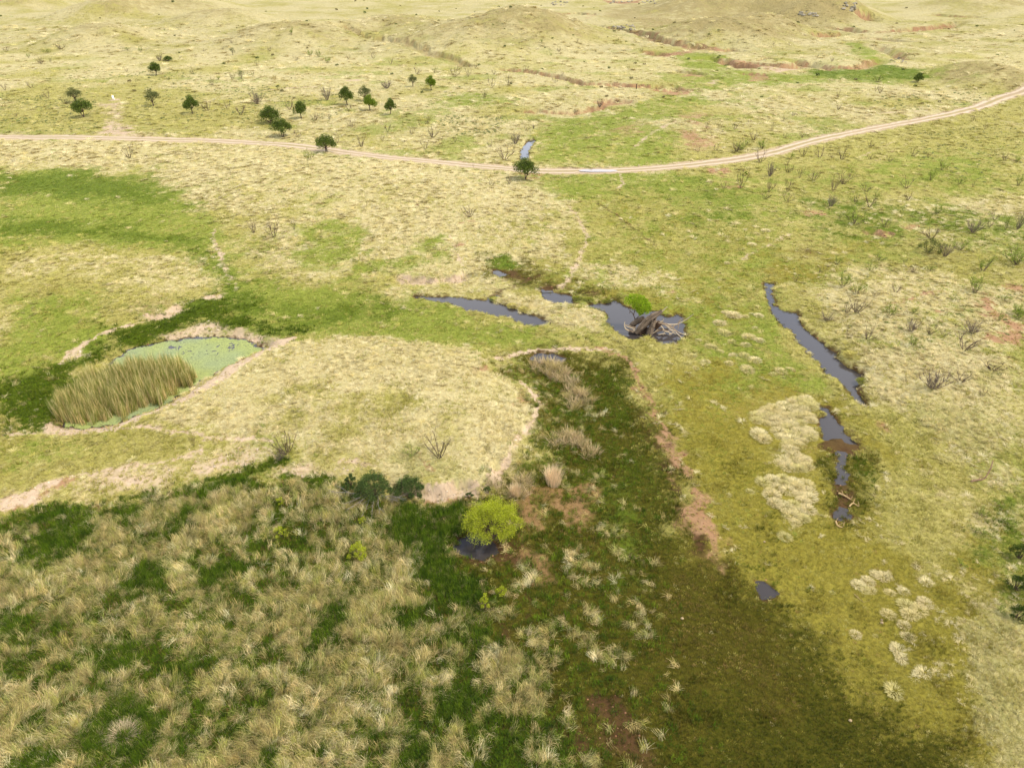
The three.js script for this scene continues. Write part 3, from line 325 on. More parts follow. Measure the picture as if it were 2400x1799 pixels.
function noiseTexture(n, f) {                                              // tileable grain for bumps
  const d = new Uint8Array(n * n * 4);
  const wrap = (x, y, p) => { const i = Math.floor(x), j = Math.floor(y), u = x - i, v = y - j, a = u * u * (3 - 2 * u), b = v * v * (3 - 2 * v), h = (q, r) => hash2(((q % p) + p) % p + p * 31, ((r % p) + p) % p); return lerp(lerp(h(i, j), h(i + 1, j), a), lerp(h(i, j + 1), h(i + 1, j + 1), a), b); };
  for (let j = 0; j < n; j++) for (let i = 0; i < n; i++) { let s = 0, a = 0.5, t = 0, p = f; for (let k = 0; k < 4; k++) { s += a * wrap(i / n * p, j / n * p, p); t += a; a *= 0.62; p *= 2; } const v = Math.round(255 * s / t), o = (j * n + i) * 4; d[o] = d[o + 1] = d[o + 2] = v; d[o + 3] = 255; }
  const t = new THREE.DataTexture(d, n, n, THREE.RGBAFormat); t.wrapS = t.wrapT = THREE.RepeatWrapping; t.magFilter = THREE.LinearFilter; t.minFilter = THREE.LinearMipmapLinearFilter; t.generateMipmaps = true; t.needsUpdate = true; return t;
}
const grain = noiseTexture(512, 24);
function groundTile(x0, x1, z0, z1, W, bare) {                             // bare: darkens far tiles in place of the shade their missing tufts would cast
                                    // plan-view colours of a rectangle of ground
  const H = Math.round(W * (z1 - z0) / (x1 - x0)), d = new Uint8Array(W * H * 4), px = (x1 - x0) / W, fine = Math.max(0.09, px * 1.2), clump = Math.max(0.45, px * 4);
  for (let j = 0; j < H; j++) for (let i = 0; i < W; i++) {
    const x = x0 + (i + 0.5) * px, z = z1 - (j + 0.5) * px, n1 = noise(x / fine, z / fine), n2 = noise(x / fine / 2.7 + 50, z / fine / 2.7), n3 = noise(x / clump, z / clump), n4 = noise(x / clump / 4 + 20, z / clump / 4);
    const c = coverAt(clamp(x + (n3 - 0.5) * clump * 0.9, x0, x1), clamp(z + (n2 - 0.5) * clump * 0.9, z0, z1));
    let r = 0, g = 0, b = 0, t = 0;
    const mixing = clamp(n1 * 0.35 + n2 * 0.35 + n3 * 0.2 + n4 * 0.3 - 0.1);
    for (let k = 0; k < NK; k++) { let w = c[k]; if (w < 0.004) continue; w = w * w * (0.5 + ((k & 1) ? n2 : 1 - n2)); const [p, q] = TONES[k]; r += w * lerp(p[0], q[0], mixing); g += w * lerp(p[1], q[1], mixing); b += w * lerp(p[2], q[2], mixing); t += w; }
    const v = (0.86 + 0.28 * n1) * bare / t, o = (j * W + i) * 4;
    d[o] = toSRGB[Math.min(4096, (r * v * 4096) | 0)]; d[o + 1] = toSRGB[Math.min(4096, (g * v * 4096) | 0)]; d[o + 2] = toSRGB[Math.min(4096, (b * v * 4096) | 0)]; d[o + 3] = 255;
  }
  const t = new THREE.DataTexture(d, W, H, THREE.RGBAFormat); t.colorSpace = THREE.SRGBColorSpace; t.magFilter = THREE.LinearFilter; t.minFilter = THREE.LinearMipmapLinearFilter; t.generateMipmaps = true; t.needsUpdate = true;
  t.wrapS = t.wrapT = THREE.RepeatWrapping; t.repeat.set(1 / (x1 - x0), 1 / (z1 - z0)); t.offset.set(-x0 / (x1 - x0), z1 / (z1 - z0)); return t;   // uv are (x, -z) in metres
}
const TILES = [[-54, 54, -58, -8, 2048, 3, 0.05], [-96, 96, -122, -58, 2048, 5, 0.08], [-168, 168, -226, -122, 2048, 9, 0.16], [-440, 440, -580, -226, 2048, 20, 0.4]];
{
  const pos = new Float32Array(NX * NZ * 3), uv = new Float32Array(NX * NZ * 2);
  for (let j = 0, k = 0; j < NZ; j++) for (let i = 0; i < NX; i++, k++) { pos[k * 3] = XS[i]; pos[k * 3 + 1] = HS[k]; pos[k * 3 + 2] = ZS[j]; uv[k * 2] = XS[i]; uv[k * 2 + 1] = -ZS[j]; }
  const lists = [[], [], [], [], []];
  for (let j = 0; j + 1 < NZ; j++) for (let i = 0; i + 1 < NX; i++) {
    const cx = (XS[i] + XS[i + 1]) / 2, cz = (ZS[j] + ZS[j + 1]) / 2, a = j * NX + i, b = a + 1, c = a + NX, e = c + 1; let m = TILES.findIndex((t) => cx > t[0] && cx < t[1] && cz > t[2] && cz < t[3]); if (m < 0) m = 4;
    lists[m].push(a, b, c, b, e, c);
  }
  const g = new THREE.BufferGeometry(); g.setAttribute('position', new THREE.BufferAttribute(pos, 3)); g.setAttribute('uv', new THREE.BufferAttribute(uv, 2));
  const index = new Uint32Array(lists.reduce((s, l) => s + l.length, 0)); let at0 = 0;
  lists.forEach((l, m) => { index.set(l, at0); g.addGroup(at0, l.length, m); at0 += l.length; });
  g.setIndex(new THREE.BufferAttribute(index, 1)); g.computeVertexNormals();
  const bump = (metres) => { const t = grain.clone(); t.repeat.set(1 / metres, 1 / metres); t.needsUpdate = true; return t; };
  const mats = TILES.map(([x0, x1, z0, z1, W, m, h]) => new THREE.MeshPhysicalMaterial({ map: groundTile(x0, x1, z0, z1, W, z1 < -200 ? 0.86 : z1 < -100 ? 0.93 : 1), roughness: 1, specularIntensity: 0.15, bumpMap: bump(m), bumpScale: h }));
  { const n = 512, d = new Uint8Array(n * n * 4), src = grain.image.data; for (let k = 0; k < n * n; k++) { const t = clamp((src[k * 4] / 255 - 0.25) * 2); for (let c = 0; c < 3; c++) d[k * 4 + c] = toSRGB[Math.round(4096 * lerp(TONES[0][0][c], TONES[14][1][c], t))]; d[k * 4 + 3] = 255; }
    const t = new THREE.DataTexture(d, n, n, THREE.RGBAFormat); t.colorSpace = THREE.SRGBColorSpace; t.wrapS = t.wrapT = THREE.RepeatWrapping; t.magFilter = THREE.LinearFilter; t.repeat.set(1 / 90, 1 / 90); t.needsUpdate = true; mats.push(new THREE.MeshPhysicalMaterial({ map: t, roughness: 1, specularIntensity: 0.15 })); }
  const m = mesh('ground', g, mats, scene); tag(m, 'rolling prairie ground of dry grass, green hollows and red soil', 'ground', null, 'structure');
}

// ------------------------------------------------------------------ dirt road: a sheet laid on the ground, with two worn wheel tracks
{
  const curve = new THREE.CatmullRomCurve3(ROAD.map(([x, z]) => new THREE.Vector3(x, 0, z))), n = 700, m = 10, pos = [], uv = [], idx = [], col = [];
  const P = TONES[KI.road], tr = [lin([228, 204, 172]), lin([204, 178, 142]), lin([170, 156, 92])].map((c) => c.map((v) => v * K));
  for (let i = 0; i <= n; i++) {
    const p = curve.getPointAt(i / n), t = curve.getTangentAt(i / n), nx = -t.z, nz = t.x, l = Math.hypot(nx, nz), wide = 1.35 + 0.5 * smooth(40, 140, p.x) + (noise(i * 0.21, 3) - 0.5) * 0.5;
    for (let k = 0; k <= m; k++) {
      const e = k / m * 2 - 1, edge = 1 + (noise(i * 0.9, k > m / 2 ? 50 : 90) - 0.5) * 0.35, x = p.x + nx / l * e * wide * edge, z = p.z + nz / l * e * wide * edge;
      pos.push(x, heightAt(x, z) + (Math.abs(e) > 0.99 ? -0.03 : 0.035 - 0.03 * smooth(0.25, 0.1, Math.abs(Math.abs(e) - 0.5))), z); uv.push(x, -z);
      const q = noise(x * 0.9, z * 0.9), w = smooth(0.28, 0.12, Math.abs(Math.abs(e) - 0.5)), mid = smooth(0.2, 0, Math.abs(e)) * smooth(0.35, 0.6, noise(i * 0.08, 7)) * 0.95;
      for (let c = 0; c < 3; c++) col.push(lerp(lerp(lerp(P[1][c] * 0.88, P[1][c], q), tr[0][c], w * 0.85), tr[2][c], Math.max(mid, smooth(0.8, 1, Math.abs(e)) * smooth(0.4, 0.7, noise(x * 0.7, z * 0.7)) * 0.7)));
      if (i < n && k < m) { const a = i * (m + 1) + k; idx.push(a, a + m + 1, a + 1, a + 1, a + m + 1, a + m + 2); }
    }
  }
  const g = new THREE.BufferGeometry(); g.setAttribute('position', new THREE.Float32BufferAttribute(pos, 3)); g.setAttribute('uv', new THREE.Float32BufferAttribute(uv, 2)); g.setAttribute('color', new THREE.Float32BufferAttribute(col, 3)); g.setIndex(idx); g.computeVertexNormals();
  const b = grain.clone(); b.repeat.set(0.5, 0.5); b.needsUpdate = true;
  tag(mesh('dirt_road', g, new THREE.MeshPhysicalMaterial({ vertexColors: true, roughness: 1, specularIntensity: 0.2, bumpMap: b, bumpScale: 0.03, side: THREE.DoubleSide }), scene), 'pale two-track dirt road crossing the prairie', 'road', null, 'structure');
}

// ------------------------------------------------------------------ water
const waterMat = new THREE.MeshPhysicalMaterial({ color: new THREE.Color().setRGB(0.040, 0.033, 0.030), roughness: 0.035, ior: 1.33, specularIntensity: 1 });
{ const b = grain.clone(); b.repeat.set(0.35, 0.35); b.needsUpdate = true; waterMat.bumpMap = b; waterMat.bumpScale = 0.0012; }
function waterSheet(q, grow, material) {
  const shape = [];                                                        // outline pushed out under the bank
  for (let i = 0, n = q.p.length; i < n; i++) { const a = q.p[(i + n - 1) % n], b = q.p[i], c = q.p[(i + 1) % n], tx = c[0] - a[0], tz = c[1] - a[1], l = Math.hypot(tx, tz) || 1; let nx = tz / l, nz = -tx / l; if (sdPoly(q.p, b[0] + nx * 0.05, b[1] + nz * 0.05) < 0) { nx = -nx; nz = -nz; } shape.push(new THREE.Vector2(b[0] + nx * grow, -(b[1] + nz * grow))); }
  const g = new THREE.ShapeGeometry(new THREE.Shape(shape)); g.rotateX(-Math.PI / 2);
  const m = mesh(q.name, g, material, scene); m.position.y = q.level; return m;
}
for (const q of POOLS) {
  const m = waterSheet(q, 0.35, waterMat); tag(m, q.label, q.name === 'pond' ? 'pond' : 'pool', null, 'structure');
}
{                                                                          // puddle lying in the wheel tracks of the road
  const p = land('Z2', [[1535, 1108], [1580, 1100], [1680, 1099], [1780, 1103], [1800, 1109], [1740, 1116], [1620, 1118], [1550, 1115]]), y = p.reduce((s, q) => s + heightAt(q[0], q[1]), 0) / p.length;
  const m = waterSheet({ name: 'road_puddle', p, level: y + 0.07 }, 0, new THREE.MeshPhysicalMaterial({ color: new THREE.Color().setRGB(0.24, 0.19, 0.15), roughness: 0.12, ior: 1.33 })); tag(m, 'shallow bright puddle lying across the dirt road', 'puddle', null, 'structure');
}

// ------------------------------------------------------------------ grasses: tufts of bent tapering blades, set out on the ground according to its cover
const leafMat = (o = {}) => new THREE.MeshPhysicalMaterial({ vertexColors: true, roughness: 0.95, specularIntensity: 0.2, transmission: 0.32, thickness: 0, side: THREE.DoubleSide, ...o });
const bladeMat = leafMat();
function blades(seed, n, make) {                                           // make(random, k) gives foot, lean, curl, length, width and tone of a blade
  const R = rng(seed), pos = [], col = [], idx = [];
  for (let k = 0; k < n; k++) {
    const b = make(R, k), dir = b.dir, cx = Math.cos(dir), cz = Math.sin(dir), sx = -cz, sz = cx, segs = b.segs ?? 3, tone = b.tone ?? [1, 1, 1], o = pos.length / 3;
    let x = b.x, y = 0, z = b.z, a = b.lean, l = b.length / segs;
    for (let s = 0; s <= segs; s++) {
      const w = b.width * (s === segs ? 0 : 1 - 0.55 * s / segs) / 2;
      if (s < segs) { pos.push(x - sx * w, y, z - sz * w, x + sx * w, y, z + sz * w); col.push(...tone, ...tone); if (s < segs - 1) { const q = o + s * 2; idx.push(q, q + 1, q + 2, q + 1, q + 3, q + 2); } }
      else { pos.push(x, y, z); col.push(...tone); idx.push(o + (segs - 1) * 2, o + (segs - 1) * 2 + 1, o + segs * 2); }
      x += Math.sin(a) * cx * l; z += Math.sin(a) * cz * l; y += Math.cos(a) * l; a += b.curl / segs;
    }
  }
  const g = new THREE.BufferGeometry(); g.setAttribute('position', new THREE.Float32BufferAttribute(pos, 3)); g.setAttribute('color', new THREE.Float32BufferAttribute(col, 3)); g.setIndex(idx); g.computeVertexNormals(); return g;
}
const grey = (R, a, b) => { const v = lerp(a, b, R()); return [v, v, v]; };
const disc = (R, r) => { const a = R() * 6.283, q = r * Math.sqrt(R()); return [Math.cos(a) * q, Math.sin(a) * q, a]; };
const KT = 0.80, tint = (c, k = KT) => lin(c).map((v) => v * k);
const PAL = {                                                              // colours of single tufts on each cover
  straw: [[230, 214, 160], [224, 206, 148], [216, 198, 132], [202, 188, 112]], mix: [[210, 196, 124], [196, 184, 104], [184, 174, 88], [170, 164, 72]], lime: [[180, 178, 90], [164, 168, 74], [152, 160, 62], [138, 150, 50]], green: [[142, 150, 56], [126, 138, 44], [112, 128, 34]], lush: [[112, 124, 30], [96, 112, 18], [80, 98, 12]], marsh: [[142, 120, 56], [122, 110, 36], [102, 104, 22], [86, 92, 14]], sage: [[212, 198, 134], [198, 186, 112], [220, 202, 136]],
  red: [[190, 166, 94], [160, 144, 66]], pale: [[206, 182, 118], [176, 158, 86]], mud: [[116, 100, 40], [90, 86, 18]], tall: [[112, 102, 28], [150, 122, 64]], tallgreen: [[66, 84, 6], [52, 70, 4]], litter: [[176, 146, 88], [128, 114, 40]], road: [[180, 166, 100]], hill: [[196, 176, 114], [180, 162, 94], [160, 146, 74]], gold: [[190, 172, 90], [172, 158, 70], [160, 148, 58], [144, 138, 46]],
};
for (const k in PAL) PAL[k] = PAL[k].map((c) => tint(c));
const COVERED = { straw: 0.85, mix: 0.95, lime: 1, green: 1, lush: 1, marsh: 0.9, sage: 0.95, red: 0.26, pale: 0.12, mud: 0.42, tall: 0.6, tallgreen: 0.8, litter: 0.3, road: 0, hill: 0.75, gold: 1 }, TALLNESS = { straw: 0.8, mix: 1.1, lime: 1.05, green: 1.1, lush: 1.7, marsh: 1.3, sage: 1.1, red: 0.8, pale: 0.8, mud: 0.8, tall: 1.6, tallgreen: 1.8, litter: 1, road: 0, hill: 1, gold: 0.95 };
function pick(w, R) { let t = 0; for (let k = 0; k < NK; k++) t += w[k]; t *= R(); for (let k = 0; k < NK; k++) { t -= w[k]; if (t <= 0) return k; } return 0; }
const inFrame = (x, z) => z < -9.5 && Math.abs(x) < (-z * CP + EYE * SP) * 0.78 + 2.5;
const wet = (x, z) => { for (const q of POOLS) if (inBox(q.b, x, z) && sdPool(q, x, z) < 0.04) return true; return false; };
function scatter(z0, z1, cell, R, put) {                                   // one try in every cell of a grid that widens with distance
  for (let z = z0; z > z1;) { const c = cell(-z), w = (-z * CP + EYE * SP) * 0.78 + 2.5, n = Math.ceil(2 * w / c); for (let i = 0; i < n; i++) { const x = -w + (i + R()) * c, zz = z - R() * c; put(x, zz, c); } z -= c; }
}
const M4 = new THREE.Matrix4(), Q4 = new THREE.Quaternion(), E4 = new THREE.Euler(), V1 = new THREE.Vector3(), V2 = new THREE.Vector3(), C1 = new THREE.Color();
class Stand {                                                              // collects places, then becomes one InstancedMesh
  constructor() { this.m = []; this.c = []; }
  add(x, y, z, turn, tiltX, tiltZ, s, h, c) { E4.set(tiltX, turn, tiltZ, 'YXZ'); M4.compose(V1.set(x, y, z), Q4.setFromEuler(E4), V2.set(s, h, s)); for (let k = 0; k < 16; k++) this.m.push(M4.elements[k]); this.c.push(c[0], c[1], c[2]); }
  build(name, geometry, material, label, category) {
    const n = this.c.length / 3, im = new THREE.InstancedMesh(geometry, material, n); im.instanceMatrix = new THREE.InstancedBufferAttribute(new Float32Array(this.m), 16); im.instanceColor = new THREE.InstancedBufferAttribute(new Float32Array(this.c), 3);
    im.name = numbered(name); im.castShadow = im.receiveShadow = true; tag(im, label, category, null, 'stuff'); scene.add(im); this.m = this.c = null; return im;
  }
}
const vary = (c, R, a = 0.16) => { const v = 1 + (R() - 0.5) * 2 * a, w = 1 + (R() - 0.5) * a * 0.6; return [c[0] * v * w, c[1] * v, c[2] * v / w]; };

const gShort = blades(11, 15, (R) => { const [x, z, a] = disc(R, 0.5); return { x, z, dir: a + (R() - 0.5) * 1.5, lean: 0.15 + R() * 0.6, curl: 0.3 + R() * 0.9, length: 0.55 + R() * 0.6, width: 0.16, tone: grey(R, 0.82, 1.16), segs: 2 }; });
{
  const R = rng(21), near = new Stand(), far = new Stand();
  scatter(-10, -330, (d) => 0.058 + 0.0036 * d, R, (x, z, c) => {
    if (wet(x, z)) return; const w = coverAt(x, z), k = pick(w, R); let kind = KINDS[k]; const d = -z; if ((kind === 'lime' || kind === 'gold') && R() < 0.14) kind = R() < 0.6 ? 'mix' : 'litter'; else if (kind === 'marsh' && R() < 0.13) kind = R() < 0.7 ? 'litter' : 'gold'; if (R() > COVERED[kind] * (1 - 0.75 * smooth(90, 240, d))) return;
    const pal = PAL[kind], patch = clamp(fbm(x / 5 + k * 13, z / 5, 3) * 0.9 - 0.2 + noise(x / 0.8 + k * 7, z / 0.8) * 0.3 + R() * 0.28, 0, 0.999), col = vary(pal[Math.min(pal.length - 1, Math.floor(patch * pal.length))], R, kind === 'straw' || kind === 'mix' ? 0.08 : 0.16), h = (0.075 + 0.09 * R() * R() + 0.10 * smooth(0.62, 0.85, noise(x * 1.1, z * 1.1)) + 0.0002 * d) * TALLNESS[kind] * (1 - 0.4 * smooth(45, 110, d));
    (d < 90 ? near : far).add(x, heightAt(x, z) - 0.01, z, R() * 6.28, (R() - 0.5) * 0.3, (R() - 0.5) * 0.3, c * (0.62 + R() * 0.5), h * (0.8 + R() * 0.4), col);
  });
  near.build('short_grass', gShort, bladeMat, 'short green and straw turf covering the near meadow', 'grass'); far.build('short_grass', gShort, bladeMat, 'sparse dry turf covering the far prairie beyond the road', 'grass');
}
const mop = (seed, n, w = 0.05) => blades(seed, n, (R) => { const [x, z, a] = disc(R, 0.42), out = Math.hypot(x, z) / 0.42; return { x, z, dir: a + (R() - 0.5) * 1.0, lean: 0.1 + out * 0.55 + R() * 0.3, curl: 1.1 + R() * 0.9, length: 0.75 + R() * 0.45, width: w, tone: grey(R, 0.82, 1.16), segs: 3 }; });
{
  const R = rng(33), g = mop(12, 34, 0.085), s = new Stand();
  scatter(-12, -300, (d) => 0.13 + 0.0060 * d, R, (x, z, c) => {
    if (wet(x, z)) return; const w = coverAt(x, z); let p = w[KI.straw] * 0.75 + w[KI.sage] * 0.8 + w[KI.mix] * 0.35 + w[KI.hill] * 0.2 + w[KI.lime] * 0.035; p *= 1 - 0.8 * smooth(80, 200, -z); if (w[KI.marsh] + w[KI.lush] + w[KI.tall] > 0.4 || R() > p * (0.35 + 0.9 * smooth(0.3, 0.6, fbm(x / 3, z / 3 + 60, 2)))) return;
    const kind = w[KI.sage] > 0.4 ? 'sage' : (w[KI.lime] + w[KI.mix] > 0.6 ? 'mix' : 'straw'), pal = PAL[kind], col = vary(pal[Math.floor(R() * 3)], R, 0.08), r = c * (0.65 + R() * 0.55), wind = fbm(x / 14, z / 14 + 30, 2) * 0.9;
    s.add(x, heightAt(x, z) - 0.02, z, R() * 6.28, (R() - 0.5) * 0.3, -0.15 - wind * 0.3, r, (0.07 + 0.09 * R() + 0.0004 * -z), col);
  });
  s.build('matted_bunchgrass', g, bladeMat, 'pale matted bunchgrass lying over the dry rises', 'grass');
}
// tall dry and green grass of the wet foreground
{
  const R = rng(44), dry = new Stand(), green = new Stand();
  const gTall = blades(13, 22, (R) => { const [x, z, a] = disc(R, 0.24); return { x, z, dir: (R() < 0.75 ? (R() - 0.5) * 1.7 : a), lean: -0.1 + R() * 0.6, curl: 0.2 + R() * 1.7, length: 0.6 + R() * 0.6, width: 0.024, tone: grey(R, 0.55, 1.32), segs: 4 }; });
  const gUp = blades(14, 22, (R) => { const [x, z, a] = disc(R, 0.22); return { x, z, dir: R() * 6.28, lean: R() * 0.22, curl: R() * 0.55, length: 0.65 + R() * 0.5, width: 0.022, tone: grey(R, 0.6, 1.3), segs: 3 }; });
  const T = [[142, 128, 76], [162, 146, 92], [182, 166, 108], [156, 152, 78], [202, 184, 132], [222, 206, 158]].map((c) => tint(c, 1.2)), G = [[92, 116, 14], [76, 102, 8], [114, 134, 26], [62, 84, 8]].map((c) => tint(c, 0.95));
  scatter(-10, -46, (d) => 0.074 + 0.0015 * d, R, (x, z, c) => {
    if (wet(x, z)) return; const w = coverAt(x, z), t = w[KI.tall], g = w[KI.tallgreen], m = w[KI.marsh] + w[KI.lush] * 0.3 + w[KI.litter] * 0.3, clump = fbm(x / 0.6, z / 0.6 + 5, 3), patch = fbm(x / 3.4 + 41, z / 3.4, 2), side = smooth(10, 3, x);
    const y = heightAt(x, z) - 0.02, lean = 0.05 + 0.7 * smooth(0.42, 0.72, fbm(x / 1.7, z / 1.7 + 90, 2)), u = R(), swept = fbm(x / 0.9 + 80, z / 0.9, 2) * 14;
    const pd = t * smooth(0.36, 0.56, clump * 0.65 + patch * 0.35) * 0.66 + g * 0.14 + m * side * smooth(0.6, 0.7, clump) * 0.5, pg = g * 0.86 + t * 0.62 + m * 0.12 * side;
    if (u < pd) { const p = T[Math.min(5, Math.floor((noise(x / 0.8 + 33, z / 0.8) * 0.5 + R() * 0.5) * 6))]; dry.add(x, y, z, swept + (R() - 0.5) * 2.2, 0, -lean * R(), 0.4 + R() * 0.32, (0.2 + R() * 0.34 + 0.26 * patch) * lerp(0.6, 1, t), vary(p, R, 0.28)); }
    else if (u < pd + pg) { green.add(x, y, z, R() * 6.28, (R() - 0.5) * 0.3, (R() - 0.5) * 0.3, 0.5 + R() * 0.3, 0.18 + R() * 0.22 + g * 0.12, vary(G[Math.floor(R() * 4)], R, 0.25)); }
  });
  dry.build('tall_dry_grass', gTall, leafMat({ transmission: 0.42 }), 'tangled tall tan grass filling the lower left foreground', 'tall grass'); green.build('tall_green_grass', gUp, bladeMat, 'dark green upright grass growing between the tall tan grass', 'tall grass');
}
// reed bed in the pond, and loose dry reeds at the head of the marsh
const reedTone = (R) => { const tan = R() < 0.4, c = tan ? (R() < 0.5 ? [216, 192, 138] : [192, 168, 110]) : R() < 0.5 ? [146, 146, 70] : [112, 120, 48]; return tint(c, 0.75 + R() * 0.5); };
const gReed = blades(15, 30, (R) => { const [x, z] = disc(R, 0.2); return { x, z, dir: R() * 6.28, lean: R() * 0.10, curl: R() * 0.28, length: 0.55 + R() * 0.55, width: 0.024, tone: reedTone(R), segs: 3 }; });
{
  const R = rng(55), s = new Stand(), bed = land('P', [[126, 968], [140, 985], [174, 996], [253, 981], [340, 946], [396, 918], [440, 888], [456, 872], [440, 860], [400, 853], [330, 856], [280, 862], [230, 886], [175, 928]]), b = box(bed), lv = POOLS.at(-1).level;
  for (let x = b[0]; x < b[1]; x += 0.2) for (let z = b[2]; z < b[3]; z += 0.2) { const px = x + R() * 0.2, pz = z + R() * 0.2, e = sdPoly(bed, px + (noise(px * 1.5, pz * 1.5) - 0.5) * 1.4, pz + (noise(px * 1.5 + 7, pz * 1.5) - 0.5) * 1.4); if (e > 0 || R() > 0.3 + 0.6 * smooth(0, -0.9, e)) continue; const h = (1.75 + R() * 0.7) * lerp(0.7, 1, smooth(0, -1.2, e)) * (0.85 + 0.3 * noise(px, pz)); s.add(px, Math.min(heightAt(px, pz), lv) - 0.05, pz, R() * 6.28, 0.05 + (R() - 0.5) * 0.26, -0.05 + (R() - 0.5) * 0.26, 0.9 + R() * 0.3, h, vary([1.08, 1.08, 1.02], R, 0.2)); }
  s.build('reeds', gReed, bladeMat, 'dense stand of tall tan and green reeds in the duckweed pond', 'reeds');
  const s2 = new Stand(), dryReed = blades(16, 26, (R) => { const [x, z, a] = disc(R, 0.2); return { x, z, dir: a, lean: 0.05 + R() * 0.4, curl: R() * 0.9, length: 0.6 + R() * 0.5, width: 0.02, tone: grey(R, 0.7, 1.2), segs: 3 }; });
  for (const [f, p, n] of [['Z5', [[1225, 1105], [1290, 1080], [1400, 1110], [1530, 1230], [1570, 1330], [1480, 1310], [1380, 1225], [1260, 1190]], 95], ['Z5', [[1430, 1330], [1560, 1300], [1640, 1350], [1600, 1420], [1480, 1420]], 26], ['Z5', [[1340, 1600], [1480, 1560], [1600, 1620], [1560, 1658], [1380, 1658]], 40], ['B', [[860, 170], [960, 140], [980, 250], [880, 260]], 24], ['B', [[1250, 0], [1330, 0], [1340, 60], [1260, 50]], 14]]) { const q = land(f, p), c = box(q); for (let k = 0, t = 0; k < n && t < 4000; t++) { const x = lerp(c[0], c[1], R()), z = lerp(c[2], c[3], R()); if (sdPoly(q, x, z) > 0) continue; k++; s2.add(x, heightAt(x, z) - 0.02, z, R() * 6.28, (R() - 0.5) * 0.4, (R() - 0.5) * 0.4, 0.8 + R() * 0.5, 0.34 + R() * 0.46, vary(tint([[210, 184, 140], [196, 172, 120], [186, 168, 104]][Math.floor(R() * 3)], 0.86), R)); } }
  s2.build('dry_reeds', dryReed, bladeMat, 'loose straw coloured reeds scattered over the head of the marsh', 'reeds');
}
// low grey-green forbs and small scrub of the far side
const leaves = (seed, n, make) => {                                        // small pointed leaves: two triangles each, folded along the middle
  const R = rng(seed), pos = [], col = [], idx = [], a = new THREE.Vector3(), u = new THREE.Vector3(), v = new THREE.Vector3(), n1 = new THREE.Vector3();
  for (let k = 0; k < n; k++) { const b = make(R, k); if (!b) continue; u.set(R() - 0.5, R() * 0.8 - 0.25, R() - 0.5).normalize(); if (b.out) u.lerp(b.out, 0.5).normalize(); v.set(R() - 0.5, R() - 0.5, R() - 0.5).cross(u).normalize(); n1.crossVectors(u, v); const l = b.size, w = l * (b.slim ?? 0.5), o = pos.length / 3;
    a.copy(b.p); for (const [s, t, h] of [[0, 0, 0], [0.5, -0.5, 0.12], [1, 0, 0], [0.5, 0.5, 0.12]]) pos.push(a.x + u.x * l * s + v.x * w * t + n1.x * l * h, a.y + u.y * l * s + v.y * w * t + n1.y * l * h, a.z + u.z * l * s + v.z * w * t + n1.z * l * h); for (let q = 0; q < 4; q++) col.push(...b.tone); idx.push(o, o + 1, o + 2, o, o + 2, o + 3); }
  const g = new THREE.BufferGeometry(); g.setAttribute('position', new THREE.Float32BufferAttribute(pos, 3)); g.setAttribute('color', new THREE.Float32BufferAttribute(col, 3)); g.setIndex(idx); g.computeVertexNormals(); return g;
};
{
  const R = rng(66), s = new Stand(), s2 = new Stand(), g = leaves(17, 60, (R) => { const [x, z] = disc(R, 0.5), y = R() * 0.45 * (1 - Math.hypot(x, z)); return { p: new THREE.Vector3(x, y, z), size: 0.28, slim: 0.6, tone: grey(R, 0.7, 1.25), out: new THREE.Vector3(x, 0.4, z).normalize() }; });
  for (const [f, p, n, r] of [['Z1', [[0, 600], [620, 640], [640, 840], [0, 860]], 330, 0.32], ['Z1', [[850, 620], [1700, 580], [1700, 800], [900, 800]], 260, 0.32], ['Z1', [[400, 440], [1800, 480], [1700, 620], [500, 600]], 200, 0.34], ['Z2', [[520, 740], [1050, 760], [1040, 860], [560, 880]], 150, 0.34], ['Z1', [[1700, 560], [2212, 560], [2212, 800], [1750, 760]], 160, 0.32], ['Z3', [[1500, 840], [2212, 800], [2212, 1244], [1500, 1150]], 220, 0.26], ['Z3', [[1200, 620], [2000, 560], [1900, 700], [1300, 720]], 90, 0.4], ['Z6', [[600, 400], [2200, 450], [2200, 900], [1300, 1300], [900, 700]], 160, 0.2]]) { const q = land(f, p), c = box(q); for (let k = 0, t = 0; k < n && t < 9000; t++) { const x = lerp(c[0], c[1], R()), z = lerp(c[2], c[3], R()); if (sdPoly(q, x, z) > 0 || noise(x / 5, z / 5) < 0.38) continue; k++; s.add(x, heightAt(x, z) - 0.02, z, R() * 6.28, 0, 0, r * (0.6 + R() * 0.9), r * (0.6 + R() * 0.8), vary(tint([[158, 162, 104], [144, 152, 88], [170, 168, 112]][Math.floor(R() * 3)]), R, 0.12)); } }
  s.build('low_forbs', g, leafMat(), 'low grey-green forbs dotted over the dry grass', 'forbs');
  scatter(-150, -470, (d) => 0.05 * d, R, (x, z) => { const w = coverAt(x, z); if (w[KI.road] > 0.1 || R() > 0.14 + 0.4 * smooth(0.5, 0.7, fbm(x / 30, z / 30, 2))) return; const r = (0.35 + R() * 0.55) * (0.6 + -z / 500); s2.add(x, heightAt(x, z) - 0.03, z, R() * 6.28, 0, 0, r, r * (0.8 + R()), vary(tint([[120, 126, 66], [140, 128, 84], [104, 112, 58]][Math.floor(R() * 3)]), R, 0.2)); });
  s2.build('far_scrub', g, leafMat(), 'tiny scattered scrub dotting the far hills', 'scrub');
}
